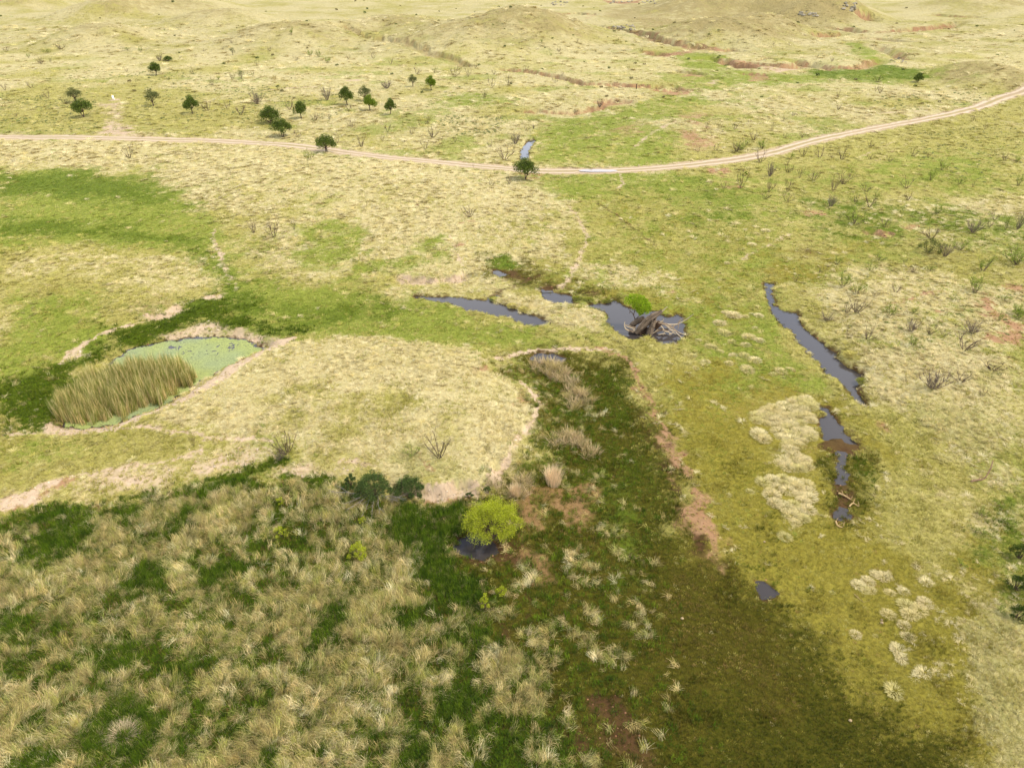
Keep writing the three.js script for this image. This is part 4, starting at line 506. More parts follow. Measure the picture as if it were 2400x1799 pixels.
// clods and pebbles on the bare shores and banks
{
  const R = rng(77), g = new THREE.IcosahedronGeometry(1, 1), p = g.attributes.position, s = new Stand(); for (let k = 0; k < p.count; k++) { V1.fromBufferAttribute(p, k); const q = 0.7 + 0.6 * noise(V1.x * 1.7 + 5 + V1.y, V1.z * 1.7 + V1.y * 2); p.setXYZ(k, V1.x * q, V1.y * q * 0.6, V1.z * q); } g.computeVertexNormals();
  scatter(-14, -110, (d) => 0.12 + 0.004 * d, R, (x, z, c) => { const w = coverAt(x, z), q = w[KI.pale] * 0.42 + w[KI.red] * 0.3 + w[KI.mud] * 0.22; if (q < 0.06 || R() > q || wet(x, z)) return; const k = R() < w[KI.pale] / (w[KI.pale] + w[KI.red] + w[KI.mud] + 0.01) ? [[228, 206, 176], [206, 180, 146], [176, 150, 116]] : [[188, 138, 102], [150, 106, 74], [120, 86, 58]], r = c * (0.12 + 0.3 * R() * R()); s.add(x, heightAt(x, z), z, R() * 6.28, R() * 0.5, R() * 0.5, r, r, vary(tint(k[Math.floor(R() * 3)], 0.62), R)); });
  s.build('clods', g, new THREE.MeshPhysicalMaterial({ roughness: 1, specularIntensity: 0.2 }), 'dry clods and pebbles on the bare banks and shores', 'clods');
}
// duckweed on the pond
{
  const q = POOLS.at(-1), pos = [], idx = [], col = [], R = rng(88), st = 0.09;
  const [a, b, c] = [at('Z4', 1430, 965), at('Z4', 1290, 1040), at('Z4', 1130, 990)], near = (p, x, z, rx, rz) => Math.exp(-(((x - p[0]) / rx) ** 2 + ((z - p[1]) / rz) ** 2));
  for (let x = q.b[0]; x < q.b[1]; x += st) for (let z = q.b[2]; z < q.b[3]; z += st) {
    const e = sdPool(q, x, z); if (e > 0.05) continue;
    const m = fbm(x * 1.1, z * 1.1 + 4, 3) * 0.45 + noise(x * 5, z * 4) * 0.33 + noise(x * 10 + 7, z * 8) * 0.22; const open = 0.27 * near(a, x, z, 4.2, 1.4) + 0.42 * near(b, x, z, 1.3, 0.7) + 0.32 * near(c, x, z, 1.6, 0.5);
    if (m < 0.15 + open * 0.74) continue; const o = pos.length / 3, t = noise(x * 0.7, z * 0.7), v = 0.9 + 0.2 * R(), k = lin([lerp(164, 178, t), lerp(174, 184, t), lerp(122, 100, t)]).map((w) => w * 0.6 * v), j = () => (R() - 0.5) * 0.05;
    pos.push(x + j(), 0, z + j(), x + st + j(), 0, z + j(), x + st + j(), 0, z + st + j(), x + j(), 0, z + st + j()); for (let w = 0; w < 4; w++) col.push(...k); idx.push(o, o + 2, o + 1, o, o + 3, o + 2);
  }
  for (let k = 0; k < pos.length / 3; k++) pos[k * 3 + 1] = 0.004 + 0.0012 * (k % 4 === 0 ? 1 : 0) + 0.0006 * (Math.floor(k / 4) % 5);
  const g = new THREE.BufferGeometry(); g.setAttribute('position', new THREE.Float32BufferAttribute(pos, 3)); g.setAttribute('color', new THREE.Float32BufferAttribute(col, 3)); g.setIndex(idx); g.computeVertexNormals();
  const m = mesh('duckweed', g, new THREE.MeshPhysicalMaterial({ vertexColors: true, roughness: 0.8, specularIntensity: 0.4, side: THREE.DoubleSide }), scene); m.position.y = q.level; tag(m, 'bright green duckweed film floating on the pond', 'duckweed', null, 'stuff');
}

// ------------------------------------------------------------------ woody plants
const barkMat = (c, k = 0.7) => new THREE.MeshPhysicalMaterial({ color: new THREE.Color().setRGB(...lin(c).map((v) => v * k)), roughness: 0.95, specularIntensity: 0.25 });
const BARK = barkMat([104, 86, 70]), GREYBARK = barkMat([122, 106, 92]), DARKBARK = barkMat([82, 66, 54]);
function limb(out, pts, r0, r1, sides = 5) {                               // a tapered, bent stem through points
  const pos = [], idx = [], n = pts.length, up = new THREE.Vector3(), d = new THREE.Vector3(), a = new THREE.Vector3(), b = new THREE.Vector3();
  for (let i = 0; i < n; i++) {
    d.subVectors(pts[Math.min(n - 1, i + 1)], pts[Math.max(0, i - 1)]).normalize(); up.set(Math.abs(d.y) > 0.9 ? 1 : 0, Math.abs(d.y) > 0.9 ? 0 : 1, 0); a.crossVectors(d, up).normalize(); b.crossVectors(d, a); const r = lerp(r0, r1, i / (n - 1));
    for (let k = 0; k < sides; k++) { const t = k / sides * 6.283; pos.push(pts[i].x + (a.x * Math.cos(t) + b.x * Math.sin(t)) * r, pts[i].y + (a.y * Math.cos(t) + b.y * Math.sin(t)) * r, pts[i].z + (a.z * Math.cos(t) + b.z * Math.sin(t)) * r); }
    if (i) for (let k = 0; k < sides; k++) { const o = (i - 1) * sides, k2 = (k + 1) % sides; idx.push(o + k, o + sides + k, o + k2, o + k2, o + sides + k, o + sides + k2); }
  }
  const g = new THREE.BufferGeometry(); g.setAttribute('position', new THREE.Float32BufferAttribute(pos, 3)); g.setIndex(idx); out.push(g);
}
const done = (list) => { const g = mergeGeometries(list); g.computeVertexNormals(); return g; };
const vec = (x, y, z) => new THREE.Vector3(x, y, z);
function wander(R, from, dir, length, n, bend, lift = 0) { const pts = [from.clone()], d = dir.clone().normalize(), p = from.clone(); for (let i = 0; i < n; i++) { d.x += (R() - 0.5) * bend; d.y += (R() - 0.5) * bend * 0.6 + lift; d.z += (R() - 0.5) * bend; d.normalize(); p.addScaledVector(d, length / n); pts.push(p.clone()); } return pts; }
// trees one unit high: trunk, limbs, and a crown of lobes filled with leaves
function treeKind(seed, { trunkH = 0.3, spread = 0.62, stems = 1, lobes = 12, leavesN = 4200, size = 0.058, low = 0.34, tones, sparse = 0 }) {
  const R = rng(seed), wood = [], L = [];
  for (let k = 0; k < lobes; k++) { const a = k * 2.4 + R() * 0.9, q = k === 0 ? 0 : Math.sqrt((k + 0.4) / lobes) * spread * 0.66, y = lerp(0.80, low + 0.13, Math.pow(q / spread / 0.7, 1.6)) + (R() - 0.5) * 0.18; L.push({ c: vec(Math.cos(a) * q * (0.85 + R() * 0.3), y, Math.sin(a) * q * (0.85 + R() * 0.3)), r: 0.16 + R() * 0.11 }); }
  const roots = []; for (let s = 0; s < stems; s++) roots.push(wander(R, vec((R() - 0.5) * 0.06 * stems, -0.03, (R() - 0.5) * 0.06 * stems), vec((s - (stems - 1) / 2) * 0.45 + (R() - 0.5) * 0.25, 1, (R() - 0.5) * 0.3), trunkH + 0.06, 4, 0.25));
  for (const p of roots) limb(wood, p, 0.042 / Math.sqrt(stems), 0.030 / Math.sqrt(stems), 7);
  for (const l of L) { const p0 = roots[Math.floor(R() * stems)].at(-1), m = p0.clone().lerp(l.c, 0.5); m.y -= 0.04 * R(); m.x += (R() - 0.5) * 0.08; limb(wood, [p0.clone().lerp(vec(p0.x, p0.y - 0.05, p0.z), 1), m, l.c], 0.018, 0.005, 5); for (let q = 0; q < 3; q++) limb(wood, wander(R, l.c.clone().lerp(m, 0.4 * R()), vec(R() - 0.5, R() - 0.2, R() - 0.5), 0.16, 2, 0.4), 0.005, 0.002, 3); }
  const crown = leaves(seed + 1, leavesN, (R) => { const l = L[Math.floor(R() * L.length)], u = vec(R() - 0.5, R() - 0.5, R() - 0.5).normalize(), q = l.r * Math.pow(R(), 0.42) * (0.82 + 0.4 * noise(u.x * 3 + l.c.x * 20 + 9, u.z * 3 + u.y * 4)); if (R() < sparse && u.y < 0) return null; const t = tones[Math.floor(R() * tones.length)]; return { p: vec(l.c.x + u.x * q, l.c.y + u.y * q * 0.86, l.c.z + u.z * q), size: size * (0.7 + R() * 0.6), slim: 0.55, tone: tint(t, 0.85 + R() * 0.5), out: u }; });
  return { wood: done(wood), crown };
}
const crownMat = leafMat({ roughness: 0.7, specularIntensity: 0.35, transmission: 0.28 });
const DG = [[78, 92, 20], [62, 78, 14], [96, 108, 30], [70, 84, 20]], GG = [[98, 100, 52], [84, 90, 42], [112, 110, 64], [74, 82, 32]], BG = [[98, 116, 16], [82, 104, 12], [116, 130, 26]];
const TREES = {
  round: treeKind(101, { trunkH: 0.3, spread: 0.66, tones: DG }), wide: treeKind(111, { trunkH: 0.28, spread: 0.72, tones: DG, lobes: 13, stems: 2 }), grey: treeKind(121, { trunkH: 0.28, spread: 0.66, tones: GG, stems: 2, leavesN: 2400, sparse: 0.4 }), bright: treeKind(131, { trunkH: 0.32, spread: 0.56, tones: BG, lobes: 9 }), low: treeKind(141, { trunkH: 0.12, spread: 0.7, low: 0.16, tones: DG, stems: 3, lobes: 14 }), thin: treeKind(151, { trunkH: 0.3, spread: 0.5, tones: GG, lobes: 7, leavesN: 900, sparse: 0.6 }),
};
const LANDMARKS = [];
function plantTree(name, kind, f, x, y, hpx, wpx, label, group, turn = 0, wood = DARKBARK) {
  const [wx, wz] = at(f, x, y, heightAt), m = perPixel(wx, wz) * FRAMES[f][0], h = hpx * m * 1.04, k = TREES[kind], bb = (k.crown.boundingBox ?? (k.crown.computeBoundingBox(), k.crown.boundingBox)), wid = wpx * m * 1.0 / ((bb.max.x - bb.min.x) || 1);
  const o = base(name, wx, heightAt(wx, wz) - 0.03, wz, turn); mesh('trunk', k.wood, wood, o); mesh('crown', k.crown, crownMat, o); o.scale.set(wid, h / bb.max.y, wid); tag(o, label, 'tree', group); return o;
}
const TG = 'dark round trees dotted beside and behind the dirt road';
plantTree('tree', 'wide', 'Z1', 545, 757, 118, 145, 'nearer of the two overlapping grey-green trees at far left', TG, 0.4, BARK);
plantTree('tree', 'grey', 'Z1', 488, 662, 92, 128, 'farther of the two overlapping grey-green trees at far left', TG, 1.2, BARK);
plantTree('tree', 'grey', 'Z1', 995, 685, 105, 120, 'greyish thin-crowned tree just right of the white marker posts', TG, 2.2, BARK);
plantTree('tree', 'round', 'Z1', 1012, 487, 85, 93, 'lone dark tree standing farthest back on the left plain', TG, 3.0);
plantTree('tree', 'round', 'Z1', 1247, 737, 117, 120, 'dark tree standing alone between the greyish tree and the tree pair', TG, 4.2);
plantTree('tree', 'low', 'Z1', 1756, 800, 114, 150, 'broad low dark tree, left and rear one of the touching pair', TG, 0.9);
plantTree('tree', 'wide', 'Z1', 1832, 886, 122, 145, 'broad dark tree, front one of the touching pair above the road', TG, 2.6);
plantTree('tree', 'round', 'Z1', 1953, 767, 113, 108, 'dark tree with a lopsided crown right behind the touching pair', TG, 5.1);
plantTree('tree', 'wide', 'Z1', 2118, 986, 118, 146, 'dark tree on the near edge of the road with forked trunk', TG, 1.8);
plantTree('tree', 'round', 'S', 1180, 252, 240, 215, 'tall dark tree at left of the upper cluster of four', TG, 0.2);
plantTree('tree', 'grey', 'S', 1418, 205, 195, 205, 'grey-green twin-crowned tree at the back of the upper cluster', TG, 2.9, BARK);
plantTree('tree', 'bright', 'S', 1478, 326, 196, 180, 'brighter green round tree in front of the grey-green twin-crowned one', TG, 1.1);
plantTree('tree', 'round', 'S', 1748, 377, 214, 176, 'dark tree at right end of the upper cluster', TG, 3.7);
plantTree('tree', 'grey', 'Z2', 463, 560, 74, 78, 'left of the two small trees beyond the upper cluster', TG, 0.7, BARK);
plantTree('tree', 'bright', 'Z2', 583, 585, 90, 72, 'right of the two small trees beyond the upper cluster', TG, 2.0);
plantTree('tree', 'wide', 'Z2', 1190, 1163, 146, 168, 'largest dark tree, beside the road in front of the white pool', TG, 3.4);
plantTree('tree', 'low', 'Z3', 1524, 532, 60, 72, 'lone dark bushy tree on the green flat at far right', TG, 1.5);
plantTree('tree', 'thin', 'Z1', 1508, 357, 46, 44, 'tiny green tree highest on the left plain', TG, 2.4); plantTree('tree', 'thin', 'Z1', 1565, 512, 54, 58, 'small half-bare grey tree behind the touching pair', TG, 0.3, BARK); plantTree('tree', 'low', 'Z1', 1090, 394, 32, 62, 'low flat green tree beside a grey shrub on the far plain', TG, 0.8);
LANDMARKS.push(['Z1', 520, 710, 'far-left tree pair'], ['Z1', 735, 640, 'white marker posts'], ['Z1', 1012, 487, 'farthest lone tree'], ['Z1', 1247, 737, 'solitary dark tree'], ['Z1', 1800, 850, 'touching tree pair'], ['Z1', 2118, 986, 'roadside forked tree'], ['S', 1450, 280, 'upper tree cluster'], ['Z2', 520, 575, 'two small trees'], ['Z2', 1190, 1160, 'largest roadside tree'], ['Z2', 1200, 980, 'white pool'], ['Z2', 1650, 1108, 'road puddle'], ['Z2', 1500, 712, 'red cut bank'], ['Z3', 1524, 530, 'far-right bushy tree'], ['Z3', 640, 420, 'overhanging red bank'], ['Z3', 110, 850, 'red soil slope'], ['Z3', 1000, 880, 'right road bend'], ['Z3', 1800, 740, 'road end'], ['D', 1000, 1000, 'dead tree pool'], ['Z6', 850, 950, 'long right pool'], ['Z6', 1640, 640, 'bare red patch'], ['Z6', 2060, 830, 'right red slope'], ['Z6', 1240, 260, 'small red bank'], ['Z4', 1300, 1000, 'duckweed pond'], ['Z5', 600, 555, 'pale cut bank'], ['B', 640, 200, 'white sand bank'], ['B', 780, 400, 'willow bush'], ['T', 1200, 600, 'purple-grey pool'], ['Z1', 1400, 330, 'tiny highest tree'], ['Z2', 1200, 460, 'long brown gully'], ['Z2', 2000, 345, 'upper red banks']);
for (const l of LANDMARKS) l.push(at(l[0], l[1], l[2]));

// leafless and half-leafed shrubs, one unit high
function shrubKind(seed, stems, spread, twigs, leafN, tones) {
  const R = rng(seed), wood = [], tips = [];
  for (let s = 0; s < stems; s++) {
    const a = s / stems * 6.283 + R() * 0.7, o = spread * (0.35 + 0.75 * R()), p = wander(R, vec(Math.cos(a) * 0.03, -0.04, Math.sin(a) * 0.03), vec(Math.cos(a) * o, 0.85, Math.sin(a) * o), 0.72 + R() * 0.32, 5, 0.42, 0.03); limb(wood, p, 0.016, 0.006, 5);
    for (let t = 0; t < twigs; t++) { const i = 1 + Math.floor(R() * 4), q = p[i], d = p[i + 1].clone().sub(p[i]).normalize().add(vec(R() - 0.5, R() * 0.5 - 0.1, R() - 0.5).multiplyScalar(1.5)), w = wander(R, q, d, 0.22 + R() * 0.26, 3, 0.5, 0.05); limb(wood, w, 0.008, 0.0036, 4); tips.push(w[2], w[3]);
      for (let u = 0; u < 3; u++) { const v = wander(R, w[Math.min(3, 1 + u)], vec(R() - 0.5, R() * 0.7, R() - 0.5), 0.14, 2, 0.5); limb(wood, v, 0.0046, 0.0026, 3); tips.push(v[2]); } }
  }
  return { wood: done(wood), crown: leafN ? leaves(seed + 1, leafN, (R) => { const t = tips[Math.floor(R() * tips.length)]; return { p: vec(t.x + (R() - 0.5) * 0.16, t.y + (R() - 0.5) * 0.16, t.z + (R() - 0.5) * 0.16), size: 0.045 + R() * 0.035, slim: 0.5, tone: tint(tones[Math.floor(R() * tones.length)], 0.7 + R() * 0.35) }; }) : null };
}
const LG = [[128, 146, 40], [108, 130, 28], [146, 158, 60]], SHRUBS = { bare: [shrubKind(201, 6, 0.75, 4, 0), shrubKind(211, 5, 0.95, 4, 0), shrubKind(221, 4, 0.6, 4, 0), shrubKind(226, 8, 0.8, 3, 0)], leafy: [shrubKind(231, 7, 0.8, 4, 750, LG), shrubKind(241, 6, 0.95, 4, 560, LG)], dense: [shrubKind(251, 12, 0.75, 7, 0), shrubKind(261, 14, 0.85, 6, 60, LG)] };
for (const list of Object.values(SHRUBS)) for (const s of list) s.wood.computeBoundingBox();
const shrubLeaf = leafMat({ transmission: 0.35 }), SHRUBLIST = [];
const addShrubs = (f, rows) => { for (const [x, y, h, w, kind = 'b'] of rows) SHRUBLIST.push({ f, x, y, h, w, kind }); };
addShrubs('Z1', [[265, 412, 45, 60], [200, 570, 45, 65], [310, 635, 60, 60], [430, 672, 40, 70], [30, 585, 55, 45], [45, 330, 30, 50], [390, 320, 40, 60], [305, 345, 30, 45, 'l'], [330, 405, 35, 20], [1035, 393, 50, 60, 'd'], [1250, 480, 50, 40], [1378, 552, 60, 40], [1505, 515, 50, 40], [1640, 495, 40, 30], [1665, 672, 90, 130, 'd'], [1345, 715, 70, 80], [1475, 710, 60, 45], [1560, 745, 70, 90], [1875, 710, 80, 85], [2120, 650, 105, 80, 'd'], [2045, 780, 50, 60], [2135, 780, 70, 30], [835, 1025, 90, 90], [1920, 888, 40, 80], [2190, 925, 60, 40], [2005, 1035, 70, 60, 'l'], [1665, 425, 40, 35], [1915, 400, 45, 40], [2010, 365, 40, 55, 'l'], [2065, 370, 45, 45, 'l'], [2120, 405, 35, 75, 'l'], [910, 335, 30, 35, 'l'], [840, 255, 18, 20], [1500, 280, 25, 30], [1630, 280, 22, 20], [1445, 320, 25, 25], [1270, 370, 25, 25], [915, 425, 25, 22], [820, 465, 25, 30], [1890, 225, 50, 30, 'l'], [2005, 280, 20, 20], [1320, 330, 18, 40], [1750, 330, 30, 35], [105, 755, 30, 30], [90, 1055, 40, 45], [825, 325, 22, 40, 'l'], [185, 375, 30, 30, 'l'], [1415, 515, 26, 40, 'l']]);
addShrubs('Z2', [[210, 378, 45, 50], [45, 385, 35, 35], [320, 415, 40, 50], [490, 480, 50, 60], [605, 472, 40, 45], [735, 500, 75, 80], [820, 495, 75, 50], [870, 440, 30, 25], [975, 570, 75, 50], [1083, 552, 65, 55], [930, 630, 50, 50], [990, 482, 30, 40], [1195, 460, 35, 40], [1385, 535, 35, 40], [1430, 490, 35, 30], [295, 572, 60, 120, 'd'], [50, 715, 50, 60], [70, 822, 60, 65], [130, 952, 80, 70], [265, 915, 45, 45], [300, 855, 60, 60], [455, 872, 60, 50], [545, 967, 70, 65], [590, 892, 75, 80], [560, 800, 35, 50], [735, 920, 40, 35], [965, 955, 55, 40], [1055, 1032, 95, 150], [1025, 780, 45, 35], [1130, 932, 95, 100, 'd'], [1245, 835, 40, 25, 'd'], [1200, 845, 30, 50], [1675, 692, 55, 60, 'd'], [1440, 652, 25, 25], [510, 812, 40, 30], [630, 1005, 30, 25], [855, 1086, 50, 15], [975, 1202, 50, 60], [1090, 1192, 60, 50], [1860, 450, 30, 30], [1940, 340, 30, 35], [1410, 335, 30, 35], [1360, 362, 20, 20, 'l'], [1300, 277, 25, 25, 'l'], [1530, 272, 25, 15], [1265, 240, 20, 15], [1670, 252, 20, 15]]);
addShrubs('Z3', [[500, 1052, 90, 90], [565, 1142, 110, 90, 'd'], [375, 1222, 150, 80], [265, 1222, 50, 60], [350, 982, 80, 60], [380, 972, 70, 110, 'l'], [515, 962, 60, 90, 'l'], [460, 910, 70, 60], [210, 982, 60, 45], [100, 987, 50, 40], [155, 832, 60, 35], [235, 842, 45, 45], [340, 842, 55, 45], [190, 882, 30, 25], [260, 852, 20, 20, 'l'], [430, 802, 30, 30], [580, 842, 60, 35], [650, 792, 50, 60], [715, 752, 35, 25], [665, 897, 40, 35], [775, 892, 40, 40], [705, 1032, 50, 40, 'l'], [780, 1012, 60, 60], [680, 1117, 80, 80], [760, 1152, 80, 60], [850, 1172, 80, 90], [890, 1022, 80, 90], [965, 1032, 50, 50], [1030, 1032, 90, 90], [1215, 952, 45, 55], [1215, 1032, 40, 50], [1345, 1047, 40, 60], [1490, 1012, 55, 55], [1590, 1017, 40, 40], [1880, 787, 50, 50], [1960, 837, 40, 50], [1040, 1192, 100, 100], [975, 1237, 100, 70], [560, 1242, 100, 60], [680, 1242, 110, 70], [1450, 1222, 80, 90], [1610, 1167, 75, 80, 'l'], [1680, 1102, 70, 70, 'l'], [1795, 1192, 60, 65, 'l'], [1880, 1212, 40, 30], [2090, 1042, 60, 50], [2165, 1052, 45, 50, 'l'], [2175, 1202, 75, 60, 'l'], [2020, 762, 25, 25], [1005, 632, 55, 40], [1265, 532, 55, 70, 'l'], [1250, 592, 40, 30], [1280, 602, 50, 40], [1010, 712, 40, 40], [1190, 1242, 60, 110], [360, 277, 30, 20], [690, 287, 25, 15], [590, 287, 25, 25], [970, 397, 30, 30]]);
addShrubs('Z6', [[535, 47, 50, 80], [680, 62, 60, 80], [960, 92, 90, 100, 'd'], [1120, 77, 80, 40], [1210, 97, 90, 100], [1115, 207, 110, 150, 'l'], [1020, 167, 40, 60, 'l'], [1310, 227, 75, 60], [1255, 42, 40, 50, 'l'], [1460, 52, 60, 50], [1880, 262, 110, 140, 'd'], [1985, 232, 60, 50], [2020, 182, 70, 80], [2090, 247, 110, 40, 'l'], [2170, 242, 130, 80, 'd'], [1610, 302, 90, 120], [1700, 417, 110, 110, 'd'], [1800, 377, 80, 120, 'l'], [1945, 512, 130, 110, 'l'], [1895, 652, 120, 140, 'l'], [2150, 452, 110, 150, 'l'], [890, 527, 60, 80], [1040, 617, 100, 120, 'l'], [1000, 472, 60, 80, 'l'], [1130, 662, 100, 100, 'l'], [1440, 467, 50, 30], [1215, 512, 70, 70, 'l'], [1490, 522, 70, 50], [1600, 512, 50, 70, 'l'], [1275, 442, 60, 90, 'l'], [1240, 682, 60, 70], [1380, 652, 70, 90], [1065, 782, 90, 70], [1125, 782, 120, 120], [1340, 802, 90, 120, 'l'], [930, 832, 70, 110, 'd'], [1500, 782, 50, 50, 'l'], [1200, 952, 90, 110], [1070, 947, 80, 60], [1480, 902, 100, 120, 'd'], [1600, 922, 90, 80], [1490, 987, 70, 80, 'l'], [1870, 912, 100, 170, 'd'], [1830, 1022, 130, 190], [1620, 1272, 160, 220, 'd'], [1800, 1232, 90, 130], [1940, 1322, 80, 60], [2000, 1152, 70, 150], [2080, 702, 50, 80, 'l'], [2050, 832, 70, 60, 'l'], [2170, 792, 80, 100, 'l'], [1760, 702, 50, 60, 'l'], [1650, 140, 60, 80, 'l'], [730, 580, 50, 40], [1690, 935, 60, 80]]);
addShrubs('Z4', [[1645, 262, 110, 70], [1775, 292, 130, 110], [1905, 242, 90, 50], [2080, 297, 50, 30], [1255, 1645, 110, 50], [580, 957, 60, 20]]);
addShrubs('Z5', [[830, 162, 90, 130], [895, 242, 60, 20]]); addShrubs('P', [[1030, 1072, 80, 80], [967, 1068, 36, 34, 'l'], [672, 1062, 62, 60], [658, 1078, 34, 44, 'd']]);
addShrubs('C', [[1545, 350, 55, 80, 'l'], [1560, 445, 45, 70, 'l'], [1445, 610, 50, 60, 'l'], [1640, 300, 40, 60, 'l'], [1690, 400, 55, 70, 'l'], [1560, 560, 40, 50, 'l'], [1640, 850, 60, 60, 'l']]);
{
  const R = rng(300), words = { b: ['leafless twiggy', 'bare_shrub'], l: ['thin green-leafed', 'leafy_shrub'], d: ['dense grey twiggy', 'twiggy_shrub'] }, rows = [];
  for (const s of SHRUBLIST) {
    const list = SHRUBS[{ b: 'bare', l: 'leafy', d: 'dense' }[s.kind]], k = list[Math.floor(R() * list.length)], [x, z] = at(s.f, s.x, s.y, heightAt), m = perPixel(x, z) * FRAMES[s.f][0], bb = k.wood.boundingBox, h = s.h * m * 1.08 / bb.max.y, w = s.w * m / (bb.max.x - bb.min.x);
    const o = base(words[s.kind][1], x, heightAt(x, z) - 0.02, z, R() * 6.28); mesh('branches', k.wood, s.kind === 'd' ? GREYBARK : R() < 0.4 ? DARKBARK : BARK, o); if (k.crown) mesh('foliage', k.crown, shrubLeaf, o); o.scale.set(w, h, w);
    let best = null, bd = 1e9; for (const l of LANDMARKS) { const d = Math.hypot(l[4][0] - x, (l[4][1] - z) * 0.7); if (d < bd) { bd = d; best = l; } }
    const dx = x - best[4][0], dz = z - best[4][1], ad = Math.abs(dx), az = Math.abs(dz) * 0.7, rel = ad > 2 * az ? (dx < 0 ? 'left of' : 'right of') : az > 2 * ad ? (dz < 0 ? 'behind' : 'in front of') : (dz < 0 ? 'behind and ' : 'before and ') + (dx < 0 ? 'left of' : 'right of');
    rows.push({ o, px: pix(s.f, s.x, s.y)[0], key: `${words[s.kind][0]} shrub~${rel} the ${best[3]}` });
  }
  const by = {}; for (const r of rows) (by[r.key] ??= []).push(r);
  const nth = ['leftmost', 'second', 'third', 'fourth', 'fifth', 'sixth', 'seventh', 'eighth', 'ninth', 'tenth', 'eleventh', 'twelfth', 'thirteenth'];
  for (const list of Object.values(by)) { list.sort((a, b) => a.px - b.px); list.forEach((r, i) => { const [a, b] = r.key.split('~'); let label; if (list.length === 1) label = `${a} ${b}`; else if (list.length === 2) label = `${i ? 'right' : 'left'} one of two ${a}s ${b}`; else label = i === list.length - 1 ? `rightmost ${a} of those ${b}` : i === 0 ? `leftmost ${a} of those ${b}` : `${nth[i] ?? 'inner'} ${a} from left of those ${b}`; tag(r.o, label, 'shrub', r.o.name.startsWith('leafy') ? 'thin green-leafed shrubs on the prairie' : r.o.name.startsWith('twiggy') ? 'dense grey shrubs on the prairie' : 'leafless shrubs on the prairie'); }); }
}

// leafy bushes of the foreground: many stems carrying rounded sprays of leaves, in metres
function bush(name, f, x, y, hpx, wpx, seed, { tones, lobes = 26, n = 7000, size = 0.07, slim = 0.35, bark = BARK, gap = 0.2, label, category = 'bush', group, trim = 0.9, flat: fl = 0.8 }) {
  const [wx, wz] = at(f, x, y, heightAt), m = perPixel(wx, wz) * FRAMES[f][0], H = hpx * m * trim, Wd = wpx * m / 2, R = rng(seed), wood = [], L = [];
  for (let k = 0; k < lobes; k++) { const a = k * 2.39996, q = Math.sqrt((k + 0.5) / lobes), y0 = H * lerp(0.84, gap + 0.1, Math.pow(q, 1.7)) + (R() - 0.5) * H * 0.22, r = Wd * (0.13 + R() * 0.15); L.push({ c: vec(Math.cos(a + (R() - 0.5) * 0.7) * q * (Wd - r * 0.8), y0, Math.sin(a) * q * (Wd - r * 0.8) * fl), r }); }
  for (const l of L) { const p0 = vec((R() - 0.5) * Wd * 0.25, -0.06, (R() - 0.5) * Wd * 0.25), m1 = p0.clone().lerp(l.c, 0.55); m1.y += H * 0.06; limb(wood, [p0, m1, l.c], 0.022 * H / 2 + 0.006, 0.004, 5); for (let q = 0; q < 5; q++) limb(wood, wander(R, l.c.clone().lerp(m1, R() * 0.4), vec(R() - 0.5, R() * 0.8, R() - 0.5), l.r * 1.3, 3, 0.5), 0.006, 0.002, 3); }
  const crown = leaves(seed + 7, n, (R) => { const l = L[Math.floor(R() * L.length)], u = vec(R() - 0.5, R() - 0.42, R() - 0.5).normalize(), q = l.r * Math.pow(R(), 0.5) * (0.5 + 0.95 * noise(u.x * 4 + l.c.x * 9 + 50, u.z * 4 + u.y * 5 + l.c.z * 7)); const t = tones[Math.floor(R() * tones.length)]; return { p: vec(l.c.x + u.x * q, Math.max(0.02, l.c.y + u.y * q), l.c.z + u.z * q), size: size * (0.5 + R() * 0.8), slim, tone: tint(t, 0.6 + R() * 0.55), out: u }; });
  const o = base(name, wx, heightAt(wx, wz) - 0.03, wz, 0); mesh('stems', done(wood), bark, o); mesh('foliage', crown, shrubLeaf, o); tag(o, label, category, group); return o;
}
const WILLOW = [[182, 186, 44], [164, 172, 30], [198, 200, 70], [146, 156, 24]];
bush('willow_bush', 'B', 786, 462, 262, 352, 401, { tones: WILLOW, lobes: 42, n: 21000, size: 0.085, slim: 0.32, gap: 0.25, fl: 0.9, label: 'large bright yellow-green willow bush standing in shaded water', trim: 0.95 });
bush('willow_sapling', 'B', 88, 570, 130, 118, 411, { tones: WILLOW, lobes: 12, n: 2600, size: 0.07, label: 'slanting bright green sapling in the tan grass left of the big willow bush', gap: 0.15, group: 'bright green saplings in the tall grass', category: 'sapling' });
bush('willow_sapling', 'B', 742, 838, 150, 56, 421, { tones: WILLOW, lobes: 9, n: 1600, size: 0.065, label: 'left and taller of two bright saplings in front of the willow bush', gap: 0.2, group: 'bright green saplings in the tall grass', category: 'sapling' });
bush('willow_sapling', 'B', 828, 770, 90, 70, 431, { tones: WILLOW, lobes: 8, n: 1200, size: 0.065, label: 'right and shorter of two bright saplings in front of the willow bush', gap: 0.2, group: 'bright green saplings in the tall grass', category: 'sapling' });
bush('willow_sapling', 'B', 110, 392, 60, 44, 441, { tones: WILLOW, lobes: 7, n: 700, size: 0.06, label: 'small bright sapling just below the grey dead branches', gap: 0.2, group: 'bright green saplings in the tall grass', category: 'sapling' });
bush('willow_sapling', 'B', 284, 812, 50, 44, 446, { tones: [[140, 150, 30], [120, 136, 22]], lobes: 6, n: 400, size: 0.055, label: 'faint low sapling among tan grass left of the two bright saplings', gap: 0.2, group: 'bright green saplings in the tall grass', category: 'sapling' });
bush('willow_sapling', 'A', 1455, 290, 55, 56, 451, { tones: WILLOW, lobes: 7, n: 600, size: 0.06, label: 'upper of two hazy bright saplings in the grass below the bare bank', gap: 0.2, group: 'bright green saplings in the tall grass', category: 'sapling' });
